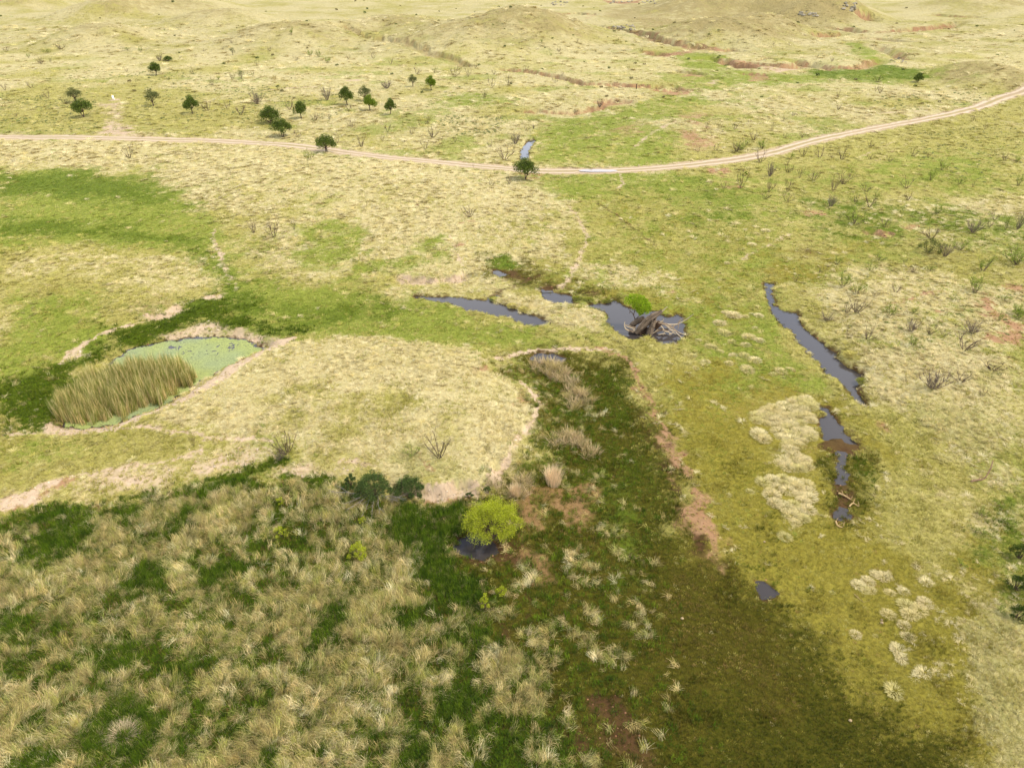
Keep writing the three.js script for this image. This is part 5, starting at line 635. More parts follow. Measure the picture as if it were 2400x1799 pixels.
bush('willow_sapling', 'A', 1458, 465, 100, 90, 461, { tones: WILLOW, lobes: 9, n: 800, size: 0.06, label: 'lower of two hazy bright saplings in the grass below the bare bank', gap: 0.2, group: 'bright green saplings in the tall grass', category: 'sapling' });
const DARKB = [[84, 102, 42], [68, 88, 32], [106, 122, 60], [76, 94, 44]];
bush('green_bush', 'B', 168, 250, 160, 225, 501, { tones: DARKB, lobes: 24, n: 8000, size: 0.08, slim: 0.5, gap: 0.2, label: 'left of two dark green bushes below the knoll bank, behind dead branches', group: 'dark bushes under the bank' });
bush('green_bush', 'B', 355, 252, 145, 190, 511, { tones: DARKB, lobes: 20, n: 6500, size: 0.08, slim: 0.5, gap: 0.22, label: 'right of two dark green bushes below the knoll bank, beside white sand', group: 'dark bushes under the bank' });
bush('green_bush', 'B', 50, 200, 110, 70, 521, { tones: DARKB, lobes: 9, n: 1500, size: 0.075, slim: 0.5, gap: 0.15, label: 'small narrow green bush at left side of the dark bush pair', group: 'dark bushes under the bank' }); bush('green_bush', 'B', 30, 225, 60, 70, 526, { tones: DARKB, lobes: 7, n: 900, size: 0.075, slim: 0.5, gap: 0.15, label: 'lowest little green bush at the left foot of the dark bush pair', group: 'dark bushes under the bank' });
bush('green_bush', 'B', 665, 255, 50, 42, 531, { tones: DARKB, lobes: 6, n: 500, size: 0.07, slim: 0.5, gap: 0.15, label: 'small dark bush on white sand just above the willow bush', group: 'dark bushes under the bank' }); bush('green_bush', 'B', 758, 225, 46, 44, 536, { tones: DARKB, lobes: 6, n: 450, size: 0.07, slim: 0.5, gap: 0.15, label: 'small bush at right end of the white sand', group: 'dark bushes under the bank' });
const EDGE = [[66, 84, 16], [84, 102, 24], [52, 70, 12]];
bush('green_bush', 'C', 1745, 570, 130, 120, 541, { tones: EDGE, lobes: 14, n: 2600, size: 0.07, gap: 0.15, label: 'highest dark bush at the right edge of the meadow', group: 'dark bushes at right edge' }); bush('green_bush', 'C', 1725, 735, 130, 120, 551, { tones: EDGE, lobes: 14, n: 2600, size: 0.07, gap: 0.12, label: 'middle dark bush at the right edge of the meadow', group: 'dark bushes at right edge' }); bush('green_bush', 'C', 1735, 880, 110, 110, 561, { tones: EDGE, lobes: 12, n: 2200, size: 0.07, gap: 0.12, label: 'lowest dark bush at the right edge above pale grass', group: 'dark bushes at right edge' });
bush('green_bush', 'Z6', 1600, 395, 110, 200, 571, { tones: [[78, 92, 26], [96, 106, 36], [62, 72, 20]], lobes: 16, n: 2600, size: 0.1, gap: 0.12, label: 'wide dark green thicket bush beside grey shrub on right slope', group: 'bushes on the right slope' }); bush('green_bush', 'Z6', 2160, 470, 130, 170, 581, { tones: LG, lobes: 16, n: 1700, size: 0.09, gap: 0.15, label: 'airy light green bush at right edge of the slope', group: 'bushes on the right slope' }); bush('green_bush', 'Z6', 2180, 815, 70, 120, 591, { tones: LG, lobes: 12, n: 1300, size: 0.09, gap: 0.12, label: 'low light green bush at right edge beside red slope', group: 'bushes on the right slope' }); bush('green_bush', 'Z3', 405, 1140, 40, 36, 596, { tones: BG, lobes: 6, n: 500, size: 0.09, gap: 0.1, label: 'tiny bright green bush under the road by red soil', group: 'bushes on the right slope' });

// ------------------------------------------------------------------ fallen dead tree, its living neighbour, logs, posts, tussocks, stones
{
  const KX = 0.11302 * perPixel(...at('D', 1000, 1150)), [ox, oz] = at('D', 1000, 1150), oy = POOLS[3].level, ang = Math.atan2(EYE - oy, -oz), sA = Math.sin(ang), cA = Math.cos(ang);
  const q = (x, y, back = 0) => vec((x - 1000) * KX, Math.max(-0.08, ((1150 - y) * KX - back * sA) / cA), -back);                 // a point of the tree seen at (x, y), that far behind its foot
  const o = base('fallen_dead_tree', ox, oy, oz), n1 = 256, d = new Uint8Array(n1 * n1 * 4); for (let j = 0; j < n1; j++) for (let i = 0; i < n1; i++) { const v = clamp(fbm(i / 5, j / 60, 4) * 0.7 + noise(i / 2, j / 30) * 0.3), c = [lerp(30, 190, v), lerp(24, 168, v), lerp(20, 140, v)], k = (j * n1 + i) * 4; d[k] = c[0]; d[k + 1] = c[1]; d[k + 2] = c[2]; d[k + 3] = 255; }
  const tex = new THREE.DataTexture(d, n1, n1, THREE.RGBAFormat); tex.colorSpace = THREE.SRGBColorSpace; tex.wrapS = tex.wrapT = THREE.RepeatWrapping; tex.magFilter = THREE.LinearFilter; tex.needsUpdate = true;
  const old = new THREE.MeshPhysicalMaterial({ map: tex, color: new THREE.Color(0.78, 0.75, 0.72), roughness: 0.95, specularIntensity: 0.25, side: THREE.DoubleSide, bumpMap: tex, bumpScale: 0.03 }), pale = barkMat([202, 180, 148], 0.64), shadedWood = old.clone(), greyWood = barkMat([160, 138, 112], 0.62);
  function log(pts, radii, seed, sides = 14, hollow = 0, flatten = 1) {    // a gnarled trunk, open and hollow at the far end if asked
    const c = new THREE.CatmullRomCurve3(pts), n = 26, pos = [], uv = [], idx = []; const R = rng(seed), ph = [R() * 6, R() * 6, R() * 6];
    const rad = (t) => { const u = t * (radii.length - 1), i = Math.min(radii.length - 2, Math.floor(u)); return lerp(radii[i], radii[i + 1], u - i); };
    const ring = (t, k, inner) => { const p = c.getPointAt(t), T = c.getTangentAt(t), A = vec(0, 1, 0).cross(T).normalize(), B = T.clone().cross(A), a = k / sides * 6.283; let r = rad(t) * (1 + 0.18 * Math.sin(a * 2 + ph[0] + t * 2) + 0.13 * Math.sin(a * 5 + ph[1] - t * 2) + 0.09 * Math.sin(a * 9 + ph[2] + t) + 0.16 * (noise(a * 2 + seed, t * 14) - 0.5) * 2) * (inner ? 0.66 : 1); return p.clone().addScaledVector(A, Math.cos(a) * r * flatten).addScaledVector(B, Math.sin(a) * r).addScaledVector(T, t > 0.97 ? (noise(k * 1.7, seed) - 0.5) * rad(t) * 1.6 : 0); };
    for (let i = 0; i <= n; i++) for (let k = 0; k <= sides; k++) { const p = ring(i / n, k % sides, false); pos.push(p.x, p.y, p.z); uv.push(k / sides * 1.2, i / n * 2); }
    for (let i = 0; i < n; i++) for (let k = 0; k < sides; k++) { const a = i * (sides + 1) + k, b = a + sides + 1; idx.push(a, a + 1, b, a + 1, b + 1, b); }
    if (hollow) { const o2 = pos.length / 3, m = 6; for (let i = 0; i <= m; i++) for (let k = 0; k <= sides; k++) { const p = ring(1 - i / m * hollow, k % sides, true); pos.push(p.x, p.y, p.z); uv.push(k / sides, i / m); } for (let i = 0; i < m; i++) for (let k = 0; k < sides; k++) { const a = o2 + i * (sides + 1) + k, b = a + sides + 1; idx.push(a, a + 1, b, a + 1, b + 1, b); } for (let k = 0; k < sides; k++) { const a = n * (sides + 1) + k, b = o2 + k; idx.push(a, a + 1, b, a + 1, b + 1, b); } }
    const g = new THREE.BufferGeometry(); g.setAttribute('position', new THREE.Float32BufferAttribute(pos, 3)); g.setAttribute('uv', new THREE.Float32BufferAttribute(uv, 2)); g.setIndex(idx); g.computeVertexNormals(); return g;
  }
  shadedWood.color.setRGB(0.34, 0.26, 0.21); const s = KX * 100;  // old wood darkened, so the shade of the hollow is in its colour
  const trunk = mesh('trunk', log([q(820, 1120, 0), q(920, 990, 0.1), q(1030, 880, 0.2), q(1140, 790, 0.3), q(1230, 735, 0.35), q(1275, 700, 0.35)], [0.34 * s, 0.56 * s, 0.68 * s, 0.66 * s, 0.52 * s, 0.30 * s], 5, 27, 0.35, 0.7), old, o);
  const spike = []; limb(spike, [q(1240, 740, 0.35), q(1300, 690, 0.35), q(1345, 640, 0.35), q(1385, 613, 0.35)], 0.16 * s, 0.03 * s, 6); mesh('spike', done(spike), pale, trunk);
  mesh('stump', log([q(1060, 1190, -0.05), q(1085, 1080, 0), q(1115, 970, 0.05), q(1140, 850, 0.1)], [0.75 * s, 0.72 * s, 0.66 * s, 0.5 * s], 9, 12, 0.35, 0.8), old, o).userData.label = 'broken upright slab of the trunk';
  mesh('rear_trunk', log([q(740, 985, 0.9), q(850, 905, 1.0), q(990, 825, 1.1)], [0.5 * s, 0.55 * s, 0.4 * s], 13, 10, 0.25), old, o);
  mesh('hollow_mass', log([q(860, 1190, 0.1), q(930, 1130, 0.3), q(1000, 1080, 0.5), q(1080, 1050, 0.6)], [0.6 * s, 0.9 * s, 0.85 * s, 0.5 * s], 17, 18), shadedWood, o);  // dark solid standing in for the shaded hollow under the trunk
  mesh('hollow_log', log([q(1170, 1010, 0.3), q(1220, 960, 0.4), q(1260, 930, 0.45)], [0.5 * s, 0.6 * s, 0.55 * s], 19, 14, 0.6), shadedWood, o);
  const BR = [[[830, 1060], [760, 1070], [690, 1068], [620, 1030], [592, 960], [600, 895]], [[820, 1010], [740, 1000], [660, 965], [590, 955]], [[800, 1040], [720, 1010], [640, 985], [600, 950]], [[860, 1060], [780, 1090], [730, 1080], [830, 1112]],
    [[1190, 905], [1320, 940], [1420, 942], [1520, 1005], [1640, 1100], [1760, 1170], [1870, 1218]], [[1390, 955], [1500, 1060], [1590, 1140], [1622, 1210]], [[1420, 945], [1560, 950], [1640, 930], [1730, 885], [1810, 830], [1905, 750]], [[1630, 925], [1680, 852], [1760, 828]], [[1290, 905], [1330, 875], [1342, 842]], [[1240, 950], [1320, 995], [1370, 1080], [1350, 1180], [1325, 1245]], [[1180, 1000], [1140, 1100], [1095, 1170], [1160, 1215], [1225, 1285]], [[1255, 980], [1230, 1050], [1150, 1120], [1100, 1180], [1090, 1235]], [[1165, 1200], [1100, 1250], [1070, 1302]],
    [[930, 1245], [1040, 1308], [1150, 1335], [1250, 1348], [1380, 1385], [1485, 1392]], [[1240, 1340], [1350, 1318], [1450, 1282]], [[1250, 930], [1400, 960], [1550, 1040], [1690, 1120], [1800, 1150]], [[1330, 1060], [1430, 1070], [1560, 1060]], [[1230, 1160], [1320, 1130], [1400, 1130]], [[1600, 1110], [1680, 1210], [1745, 1300], [1775, 1262]], [[1530, 1010], [1570, 960], [1640, 955], [1625, 1040]], [[1460, 1150], [1510, 1120], [1600, 1100]], [[1500, 1060], [1600, 1080], [1700, 1130]], [[1000, 1230], [1040, 1270], [1060, 1300]], [[1380, 1080], [1460, 1100], [1520, 1180], [1540, 1230]]];
  BR.forEach((p, i) => { const far = i < 3 ? 0.35 : 0.5, g = [], pts = p.map(([x, y]) => { const lowY = clamp((1200 - y) / 300); return q(x, y, y > 1200 ? -(y - 1150) * KX / sA * 0.96 : lowY * far); }), c = new THREE.CatmullRomCurve3(pts); limb(g, c.getPoints(10), (i === 4 || i === 0 || i === 13 ? 0.22 : 0.14) * s, 0.05 * s, 6); mesh('branch', done(g), i % 3 === 1 ? greyWood : pale, o); });
  mesh('log', log([q(1180, 1090, 0.35), q(1300, 1050, 0.4), q(1450, 1040, 0.45)], [0.34 * s, 0.28 * s, 0.18 * s], 23, 10, 0.2), old, o); mesh('log', log([q(1150, 930, 0.5), q(1250, 900, 0.6), q(1380, 930, 0.6)], [0.32 * s, 0.3 * s, 0.16 * s], 27, 10, 0.2), old, o); mesh('log', log([q(780, 1090, 0.1), q(700, 1060, 0.2), q(630, 1040, 0.25)], [0.3 * s, 0.24 * s, 0.16 * s], 29, 10, 0.2), old, o); o.scale.setScalar(1.08);
  tag(o, 'massive grey fallen dead tree with bleached branches lying in the pool', 'dead tree');

  const t = base('young_tree', ox, oy, oz), wood = [], R = rng(610), p0 = q(832, 900, 1.3), L = [];
  limb(wood, [p0.clone().add(vec(0, -0.4, 0)), p0, q(812, 800, 1.35), q(760, 700, 1.4), q(690, 640, 1.4)], 0.16 * s, 0.06 * s, 6); limb(wood, [q(822, 830, 1.3), q(780, 740, 1.35), q(790, 620, 1.4), q(830, 520, 1.4)], 0.12 * s, 0.04 * s, 6); limb(wood, [q(830, 815, 1.3), q(880, 765, 1.3), q(930, 735, 1.3), q(960, 640, 1.3)], 0.11 * s, 0.04 * s, 6); limb(wood, [q(700, 700, 1.4), q(690, 600, 1.4), q(680, 480, 1.4)], 0.07 * s, 0.03 * s, 5); limb(wood, [q(780, 700, 1.4), q(850, 560, 1.4), q(960, 470, 1.4)], 0.07 * s, 0.03 * s, 5);
  for (const [x, y, r, b] of [[640, 440, 85, 1.4], [720, 390, 85, 1.5], [830, 390, 80, 1.5], [920, 420, 85, 1.5], [990, 470, 70, 1.4], [700, 470, 80, 1.1], [800, 480, 85, 1.1], [880, 520, 90, 1.0], [980, 560, 90, 1.1], [1060, 560, 80, 1.4], [1080, 620, 65, 1.3], [900, 620, 85, 1.0], [1000, 650, 75, 1.0], [910, 690, 50, 1.1], [790, 560, 60, 1.3], [860, 640, 45, 1.2]]) L.push({ c: q(x, y, b), r: r * KX * 1.05 });
  const crown = leaves(620, 5200, (R) => { const l = L[Math.floor(R() * L.length)], u = vec(R() - 0.5, R() - 0.42, R() - 0.5).normalize(), k = l.r * Math.pow(R(), 0.45); return { p: vec(l.c.x + u.x * k, l.c.y + u.y * k, l.c.z + u.z * k), size: 0.08 + R() * 0.05, slim: 0.55, tone: tint([[142, 166, 26], [120, 148, 18], [162, 182, 42]][Math.floor(R() * 3)], 0.75 + R() * 0.35), out: u }; });
  mesh('trunk', done(wood), BARK, t); mesh('crown', crown, shrubLeaf, t); tag(t, 'small vivid green tree growing from the pool behind the fallen dead tree', 'tree');
}
{                                                                          // dead brush in front of the dark bushes
  const [x, z] = at('B', 150, 262, heightAt), o = base('brush_pile', x, heightAt(x, z), z), R = rng(640), mat = barkMat([158, 146, 134], 0.62), K0 = 0.4517 * perPixel(x, z);
  for (const [dx, dy, l, a] of [[-40, 0, 130, 2.9], [0, 10, 150, 1.9], [20, 10, 160, 1.5], [40, 0, 130, 1.1], [60, -10, 120, 0.5], [60, -20, 110, 0.1], [-10, 0, 120, 2.3], [30, -10, 90, -0.8], [-50, -10, 100, 3.3], [10, 20, 150, 1.7], [70, 0, 100, 0.3]]) { const g = [], d = vec(Math.cos(a), 0.06 + R() * 0.12, Math.sin(a)), p = wander(R, vec(dx * K0, 0.25 + R() * 0.2, -dy * K0), d, l * K0 * 1.25, 6, 0.35); limb(g, p, 0.016, 0.005, 5); for (let k = 0; k < 6; k++) limb(g, wander(R, p[1 + Math.floor(R() * 5)], d.clone().add(vec(R() - 0.5, R() * 0.4 - 0.1, R() - 0.5)), 0.35 + R() * 0.4, 3, 0.5), 0.009, 0.003, 4); mesh('branch', done(g), mat, o); }
  tag(o, 'bleached dead branches spread before the left dark bush', 'brush pile');
}
{                                                                          // logs and driftwood
  const put = (name, f, pts, r, c, label) => { const w = pts.map(([x, y, up]) => { const [a, b] = at(f, x, y, heightAt); return vec(a, heightAt(a, b) + up, b); }), o = base(name, w[0].x, w[0].y, w[0].z), g = [], R = rng(Math.round(w[0].x * 100)); limb(g, new THREE.CatmullRomCurve3(w.map((p) => p.clone().sub(w[0]))).getPoints(10), r, r * 0.4, 7); mesh('stem', done(g), barkMat(c, 0.62), o); for (let k = 1; k < 4; k++) { const h = [], p = w[Math.min(w.length - 1, k % w.length)].clone().sub(w[0]); limb(h, wander(R, p, vec(R() - 0.5, 0.3 + R() * 0.4, R() - 0.5), 0.35, 3, 0.5), r * 0.4, r * 0.15, 5); mesh('twig', done(h), barkMat(c, 0.62), o); } tag(o, label, 'driftwood', 'loose dead wood lying about'); };
  put('dead_branch', 'C', [[1495, 176, 0.08], [1530, 172, 0.12], [1560, 168, 0.15], [1580, 145, 0.45], [1586, 118, 0.85]], 0.06, [150, 118, 92], 'crooked dead branch lying on the grass right of the muddy channel');
  put('dead_branch', 'T', [[1190, 1245, 0.08], [1240, 1270, 0.12], [1280, 1290, 0.1], [1320, 1310, 0.06]], 0.07, [206, 172, 120], 'tan dead branch lying across the middle of the muddy channel'); put('dead_branch', 'T', [[1300, 1380, 0.06], [1340, 1355, 0.12], [1400, 1380, 0.05]], 0.05, [206, 172, 120], 'short bent dead branch right of the muddy channel middle'); put('dead_branch', 'T', [[1160, 1540, 0.06], [1180, 1590, 0.1], [1230, 1600, 0.06]], 0.06, [206, 172, 120], 'tan dead branch at the lowest end of the muddy channel');
  put('dead_branch', 'U', [[350, 620, 0.04], [420, 690, 0.05], [495, 745, 0.04]], 0.02, [196, 168, 116], 'thin straw-coloured stick lying below the pale tussock clumps');
}
{                                                                          // marker posts and a fence post
  const white = new THREE.MeshPhysicalMaterial({ color: new THREE.Color(0.8, 0.8, 0.78), roughness: 0.5 }), cap = new THREE.MeshPhysicalMaterial({ color: new THREE.Color(0.75, 0.5, 0.12), roughness: 0.6 });
  for (const [x, y, tilt, h, side] of [[729, 643, -0.03, 0.95, 'left, yellow-capped'], [738, 644, 0.05, 0.8, 'right, shorter']]) { const [a, b] = at('Z1', x, y, heightAt), o = base('marker_post', a, heightAt(a, b) - 0.05, b); o.rotation.z = tilt; mesh('post', new THREE.LatheGeometry([[0.001, 0], [0.10, 0], [0.10, h * 0.9], [0.085, h], [0.001, h]].map((p) => new THREE.Vector2(...p)), 10), white, o); mesh('cap', new THREE.LatheGeometry([[0.107, h * 0.86], [0.112, h * 0.9], [0.10, h + 0.05], [0.06, h + 0.09], [0.001, h + 0.1]].map((p) => new THREE.Vector2(...p)), 10), side[0] === 'l' ? cap : white, o); tag(o, `${side} one of two white marker posts on the left plain`, 'post', 'white marker posts'); }
  const [a, b] = at('Z2', 1912, 577, heightAt), o = base('fence_post', a, heightAt(a, b) - 0.1, b), g = []; limb(g, [vec(0, 0, 0), vec(0.01, 0.6, 0), vec(-0.02, 1.2, 0.01)], 0.12, 0.10, 7); mesh('post', done(g), DARKBARK, o); const g2 = []; limb(g2, [vec(-0.02, 1.12, 0), vec(0.12, 1.2, 0), vec(0.3, 1.18, 0.02)], 0.06, 0.04, 5); mesh('stub', done(g2), DARKBARK, o); tag(o, 'single dark wooden fence post on the slope above the red flats', 'post');
}
// pale mounded tussocks on the right
{
  const R = rng(700), dome = (seed, n) => blades(seed, n, (R) => { const [x, z, a] = disc(R, 0.72), out = Math.hypot(x, z) / 0.72; return { x, z, dir: a + (R() - 0.5) * 1.3, lean: 0.1 + out * 0.5 + (R() - 0.5) * 0.4, curl: 0.8 + R() * 1.1, length: (0.5 + R() * 0.3) * (1.25 - 0.55 * out), width: 0.042, tone: grey(R, 0.55, 1.25), segs: 3 }; }), kinds = [dome(71, 420), dome(72, 380), dome(73, 460)], tones = [[232, 216, 160], [224, 206, 142], [228, 210, 154], [216, 202, 132]].map((c) => leafMat({ color: new THREE.Color().setRGB(...tint(c, 0.9)) }));
  const put = (x, z, r, h, label, group) => { const g = kinds[Math.floor(R() * 3)], m = mesh('grass_tussock', g, tones[Math.floor(R() * 4)], scene); m.position.set(x, heightAt(x, z) - 0.03, z); m.rotation.y = R() * 6.28; m.scale.set(r, h, r); tag(m, label, 'tussock', group); m.scale.y *= 0.95; m.scale.x *= 0.85 + R() * 0.5; };
  const fill = (f, p, step, r, label, group, holes = []) => { const w = land(f, p), b = box(w), hs = holes.map(([x, y, q]) => [...at(f, x, y), q]); for (let x = b[0], i = 0; x < b[1]; x += step, i++) for (let z = b[2]; z < b[3]; z += step) { const px = x + (R() - 0.5) * step * 0.5, pz = z + (i % 2) * step / 2 + (R() - 0.5) * step * 0.5; if (sdPoly(w, px, pz) > -r * 0.3 || hs.some(([a, c, q]) => Math.hypot(px - a, pz - c) < q)) continue; put(px, pz, r * (0.8 + R() * 0.5), r * (0.55 + R() * 0.3), label, group); } };
  fill('T', [[660, 190], [900, 230], [920, 400], [930, 740], [800, 780], [660, 770], [560, 700], [540, 560], [440, 540], [260, 520], [260, 440], [340, 340], [500, 290], [650, 290]], 0.62, 0.52, 'pale tussock in the upper mat left of the purple-grey pool', 'tussocks of the upper pale mat'); fill('T', [[300, 580], [420, 580], [520, 660], [480, 740], [380, 700], [300, 650]], 0.6, 0.56, 'pale tussock in the small separate clump left of the upper mat', 'tussocks of the small separate clump');
  fill('T', [[540, 700], [660, 710], [800, 800], [910, 900], [900, 1020], [700, 1010], [480, 990], [450, 890], [560, 800]], 0.62, 0.5, 'pale tussock in the middle mat left of the muddy channel', 'tussocks of the middle pale mat'); fill('T', [[340, 1120], [480, 1040], [740, 1060], [920, 1130], [920, 1250], [920, 1400], [880, 1520], [720, 1580], [620, 1480], [440, 1350], [350, 1250]], 0.62, 0.5, 'pale tussock in the lowest mat around a bare red spot', 'tussocks of the lowest pale mat', [[590, 1290, 0.55]]);
  for (const [x, y, r, l] of [[410, 470, 130, 'leftmost pale tussock of the clump, beside another long one'], [560, 420, 140, 'long pale tussock second from left in the lower right clump'], [500, 540, 110, 'yellowish tussock below the leftmost one of the clump'], [620, 560, 90, 'yellowish tussock beside bare soil in the lower right clump'], [680, 300, 110, 'upper pale tussock with its twin in the lower right clump'], [810, 340, 130, 'upper pale tussock right of its twin in the lower right clump'], [910, 600, 105, 'round pale tussock just right of the bare soil'], [1120, 570, 110, 'round greenish tussock right of the bare soil'], [1470, 430, 125, 'rightmost pinkish tussock of the lower right clump'], [1450, 750, 150, 'long pale tussock upper right of the biggest ones'], [1180, 790, 150, 'upper one of the three biggest tussocks'], [1360, 860, 150, 'right one of the three biggest tussocks'], [1220, 930, 150, 'lower one of the three biggest tussocks'], [890, 930, 130, 'pale tussock left of the three biggest'], [1120, 1090, 125, 'pale tussock just below the three biggest'], [1200, 1280, 115, 'greenish tussock below the row of pale tussocks'], [1040, 1490, 140, 'feathery tussock, lowest of the lower right clump'], [1090, 1600, 120, 'feathery tussock touching the lowest one of the clump'], [370, 1240, 110, 'lone thin tussock lower left of the clump'], [10, 590, 65, 'lone small sage tussock left of the clump'], [680, 1260, 60, 'faint tan tussock right of the lone thin one']]) { const [a, b] = at('U', x, y, heightAt), m = 0.15075 * perPixel(a, b); put(a, b, r * m * 0.95, r * m * 0.6, l, 'tussocks of the lower right clump'); }
  for (const [x, y, r, l] of [[1105, 1260, 62, 'large tussock alone near the bottom right, under the feathery ones'], [1260, 1165, 50, 'sage tussock right of the feathery ones'], [530, 460, 42, 'lone tussock below the lowest pale mat'], [1350, 45, 45, 'rounded tussock right of the muddy channel top'], [1470, 75, 30, 'small tussock beside the crooked dead branch'], [1630, 190, 42, 'tussock just below the crooked dead branch'], [350, 225, 26, 'small tussock at left edge of the lowest pale mat']]) { const [a, b] = at('C', x, y, heightAt), m = 0.4517 * perPixel(a, b); put(a, b, r * m * 0.95, r * m * 0.55, l, 'lone tussocks at lower right'); }
  const mids = [[330, 800, 70], [410, 805, 32], [205, 800, 24], [240, 850, 55], [495, 800, 40], [470, 880, 32], [270, 915, 65], [430, 940, 60], [500, 962, 48], [320, 967, 36], [410, 990, 48], [100, 960, 28], [180, 1000, 45], [330, 1060, 42], [400, 1060, 55], [470, 1090, 60], [420, 1150, 60], [300, 1110, 45], [640, 1160, 50], [700, 1150, 36], [590, 1180, 38], [150, 1100, 40], [60, 1060, 42], [30, 1110, 38], [90, 1140, 30], [450, 790, 26], [280, 780, 40], [240, 1030, 30], [290, 460, 30], [450, 340, 40], [540, 250, 40], [480, 270, 30], [650, 1200, 30]];
  for (const [x, y, r] of mids) { const [a, b] = at('Z6', x, y, heightAt), m = 0.36183 * perPixel(a, b); put(a, b, r * m * 0.85, r * m * 0.5, y < 500 ? 'pale tussock scattered on the green flat above the long pool' : 'pale tussock in the scatter between dead tree and long pool', y < 500 ? 'tussocks on the upper green flat' : 'tussocks between dead tree and long pool'); }
  for (const [f, x, y, r, l] of [['Z5', 990, 695, 40, 'green tussock at the narrow inlet of the creek pool'], ['Z5', 930, 762, 32, 'first tussock on the near shore of the creek pool'], ['Z5', 1040, 790, 40, 'broad tussock on the near shore of the creek pool'], ['Z5', 795, 742, 14, 'tiny tussock standing in the creek pool edge'], ['Z5', 1110, 740, 44, 'tussock on the far bank between the two creek pools'], ['Z5', 1180, 760, 40, 'lower tussock on the far bank of the creek pool'], ['Z5', 1530, 690, 40, 'left dark tussock between thin pool and dead tree pool'], ['Z5', 1600, 700, 40, 'middle dark tussock between thin pool and dead tree pool'], ['Z5', 1720, 705, 36, 'right dark tussock beside the dead tree pool'], ['T', 1015, 400, 55, 'round tussock at the upper left of the purple-grey pool'], ['T', 1290, 570, 45, 'tussock on the right shore of the purple-grey pool'], ['T', 1380, 670, 60, 'lower tussock on the right shore of the purple-grey pool'], ['Z6', 1170, 1230, 50, 'dark tussock at the lower end of the long pool'], ['Z6', 1090, 1060, 60, 'big rounded tussock on the right shore of the long pool'], ['Z6', 570, 590, 22, 'small tussock at the thin head of the long pool']]) { const [a, b] = at(f, x, y, heightAt), m = FRAMES[f][0] * perPixel(a, b), g = kinds[Math.floor(R() * 3)], dark = l.includes('dark') || l.includes('green'); const o = mesh('grass_tussock', g, leafMat({ color: new THREE.Color().setRGB(...tint(dark ? [132, 134, 44] : [196, 182, 96], 0.9)) }), scene); o.position.set(a, Math.max(heightAt(a, b), -3) - 0.03, b); o.rotation.y = R() * 6.28; o.scale.set(r * m, r * m * 0.7, r * m); tag(o, l, 'tussock', 'tussocks at the water'); }
  // single dry clumps of the foreground
  const gClump = blades(74, 420, (R) => { const [x, z, a] = disc(R, 0.4); return { x, z, dir: a + (R() - 0.5), lean: 0.05 + R() * 0.3, curl: R() * 0.7, length: 0.7 + R() * 0.4, width: 0.018, tone: grey(R, 0.7, 1.25), segs: 3 }; }), gLoose = blades(75, 800, (R) => { const [x, z, a] = disc(R, 0.25); return { x, z, dir: a + (R() - 0.5) * 1.4, lean: 0.3 + R() * 0.9, curl: R() * 1.1, length: 0.35 + R() * 0.6, width: 0.011, tone: grey(R, 0.6, 1.25), segs: 3 }; });
  const strawMat = leafMat({ color: new THREE.Color().setRGB(...tint([226, 200, 158], 0.95)) });
  for (const [f, x, y, g, w, h, l] of [['B', 1100, 182, gClump, 1.1, 1.25, 'tall upright straw-coloured reed clump right of the white sand'], ['B', 905, 248, gClump, 0.7, 0.9, 'smaller straw reed clump left of the tall upright one'], ['A', 640, 1500, gLoose, 1.0, 0.8, 'lone pale dry grass tuft on the dark green patch at bottom left']]) { const [a, b] = at(f, x, y, heightAt), m = mesh('dry_grass_clump', g, strawMat, scene); m.position.set(a, heightAt(a, b) - 0.02, b); m.scale.set(w, h, w); tag(m, l, 'grass clump'); }
}
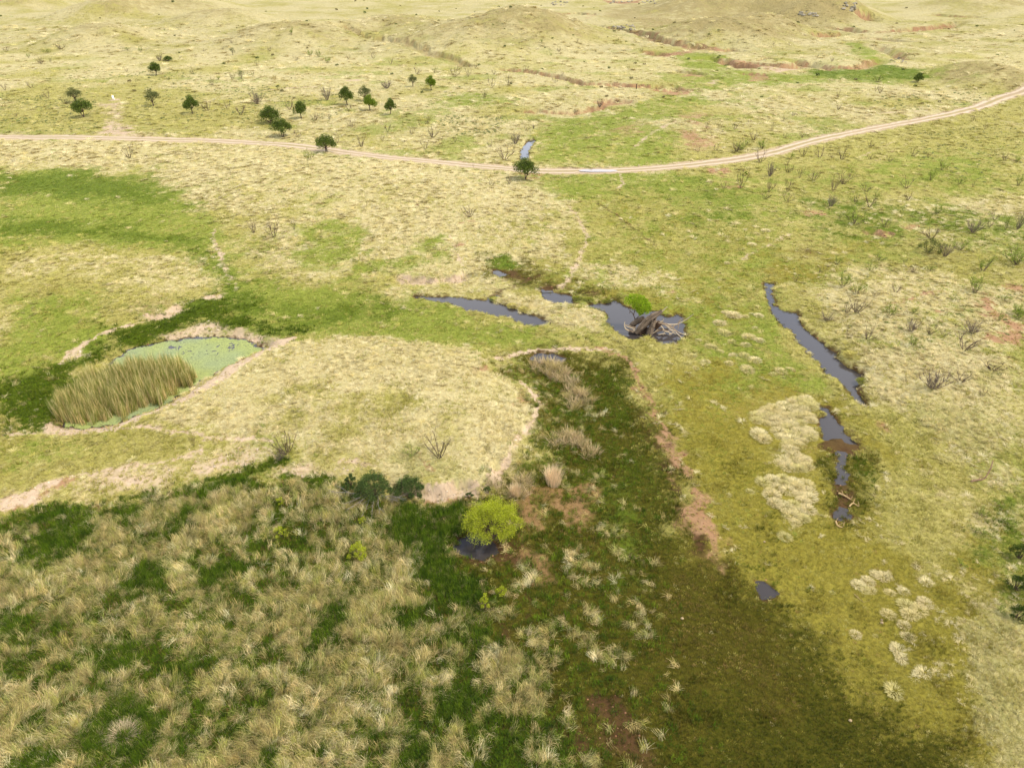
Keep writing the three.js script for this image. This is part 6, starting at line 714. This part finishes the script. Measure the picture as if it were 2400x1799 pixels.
// stones: outcrops on the far hills, loose stones near by
{
  const R = rng(800), stone = (seed) => { const g = new THREE.IcosahedronGeometry(1, 2), p = g.attributes.position; for (let k = 0; k < p.count; k++) { V1.fromBufferAttribute(p, k); const q = 0.75 + 0.5 * noise(V1.x * 1.6 + seed, V1.z * 1.6 + V1.y * 2.3) + 0.15 * noise(V1.x * 5 + seed, V1.y * 5 + V1.z * 5); p.setXYZ(k, V1.x * q, V1.y * q * 0.62, V1.z * q * 0.85); } g.computeVertexNormals(); return g; }, gs = [stone(3), stone(8), stone(14)], ms = [[176, 164, 138], [150, 140, 116], [190, 176, 148]].map((c) => barkMat(c, 0.55)), brown = barkMat([190, 164, 122], 0.6);
  for (const [f, x0, y0, x1, y1, n, r, l, gname] of [['Z2', 1350, 10, 1500, 34, 12, 1.1, 'grey boulder in the rock row on the far ridge', 'boulders of the far rock row'], ['Z2', 1730, 5, 2060, 24, 26, 1.0, 'whitish boulder scattered on the red far ridge', 'boulders of the red far ridge'], ['Z2', 1760, 160, 1920, 195, 26, 1.0, 'grey stone of the dark outcrop in the far gully', 'stones of the gully outcrop'], ['Z3', 1040, 20, 1130, 75, 18, 1.0, 'pale stone on the steep far mound', 'stones of the steep far mound'], ['Z3', 760, 75, 880, 105, 20, 0.9, 'grey stone of the scree under the far mounds', 'stones of the far scree'], ['Z3', 1350, 375, 1450, 410, 14, 0.55, 'grey stone beside the bright green flat', 'stones beside the green flat']])
    for (let k = 0; k < n; k++) { const [a, b] = at(f, lerp(x0, x1, R()), lerp(y0, y1, R()), heightAt), s = r * (0.25 + R() * 0.6), m = mesh('boulder', gs[Math.floor(R() * 3)], ms[Math.floor(R() * 3)], scene); m.position.set(a, heightAt(a, b) + s * 0.1, b); m.rotation.y = R() * 6.28; m.scale.setScalar(s); tag(m, l, 'boulder', gname); }
  for (const [f, x, y, r, l] of [['P', 1599, 1450, 0.13, 'small tan stone in the trodden marsh turf'], ['U', 775, 1018, 0.10, 'upper of two tan stones left of the tussock row'], ['U', 775, 1062, 0.13, 'lower of two tan stones left of the tussock row'], ['C', 870, 1415, 0.12, 'tan stone in the dark turf near the bottom right'], ['C', 425, 487, 0.10, 'small pale stone below the lowest tussock mat'], ['A', 100, 700, 0.0, '']]) if (r) { const [a, b] = at(f, x, y, heightAt), m = mesh('stone', gs[1], brown, scene); m.position.set(a, heightAt(a, b) + r * 0.35, b); m.scale.setScalar(r * 0.6); tag(m, l, 'stone', 'loose tan stones'); }
}

renderer.render(scene, camera);
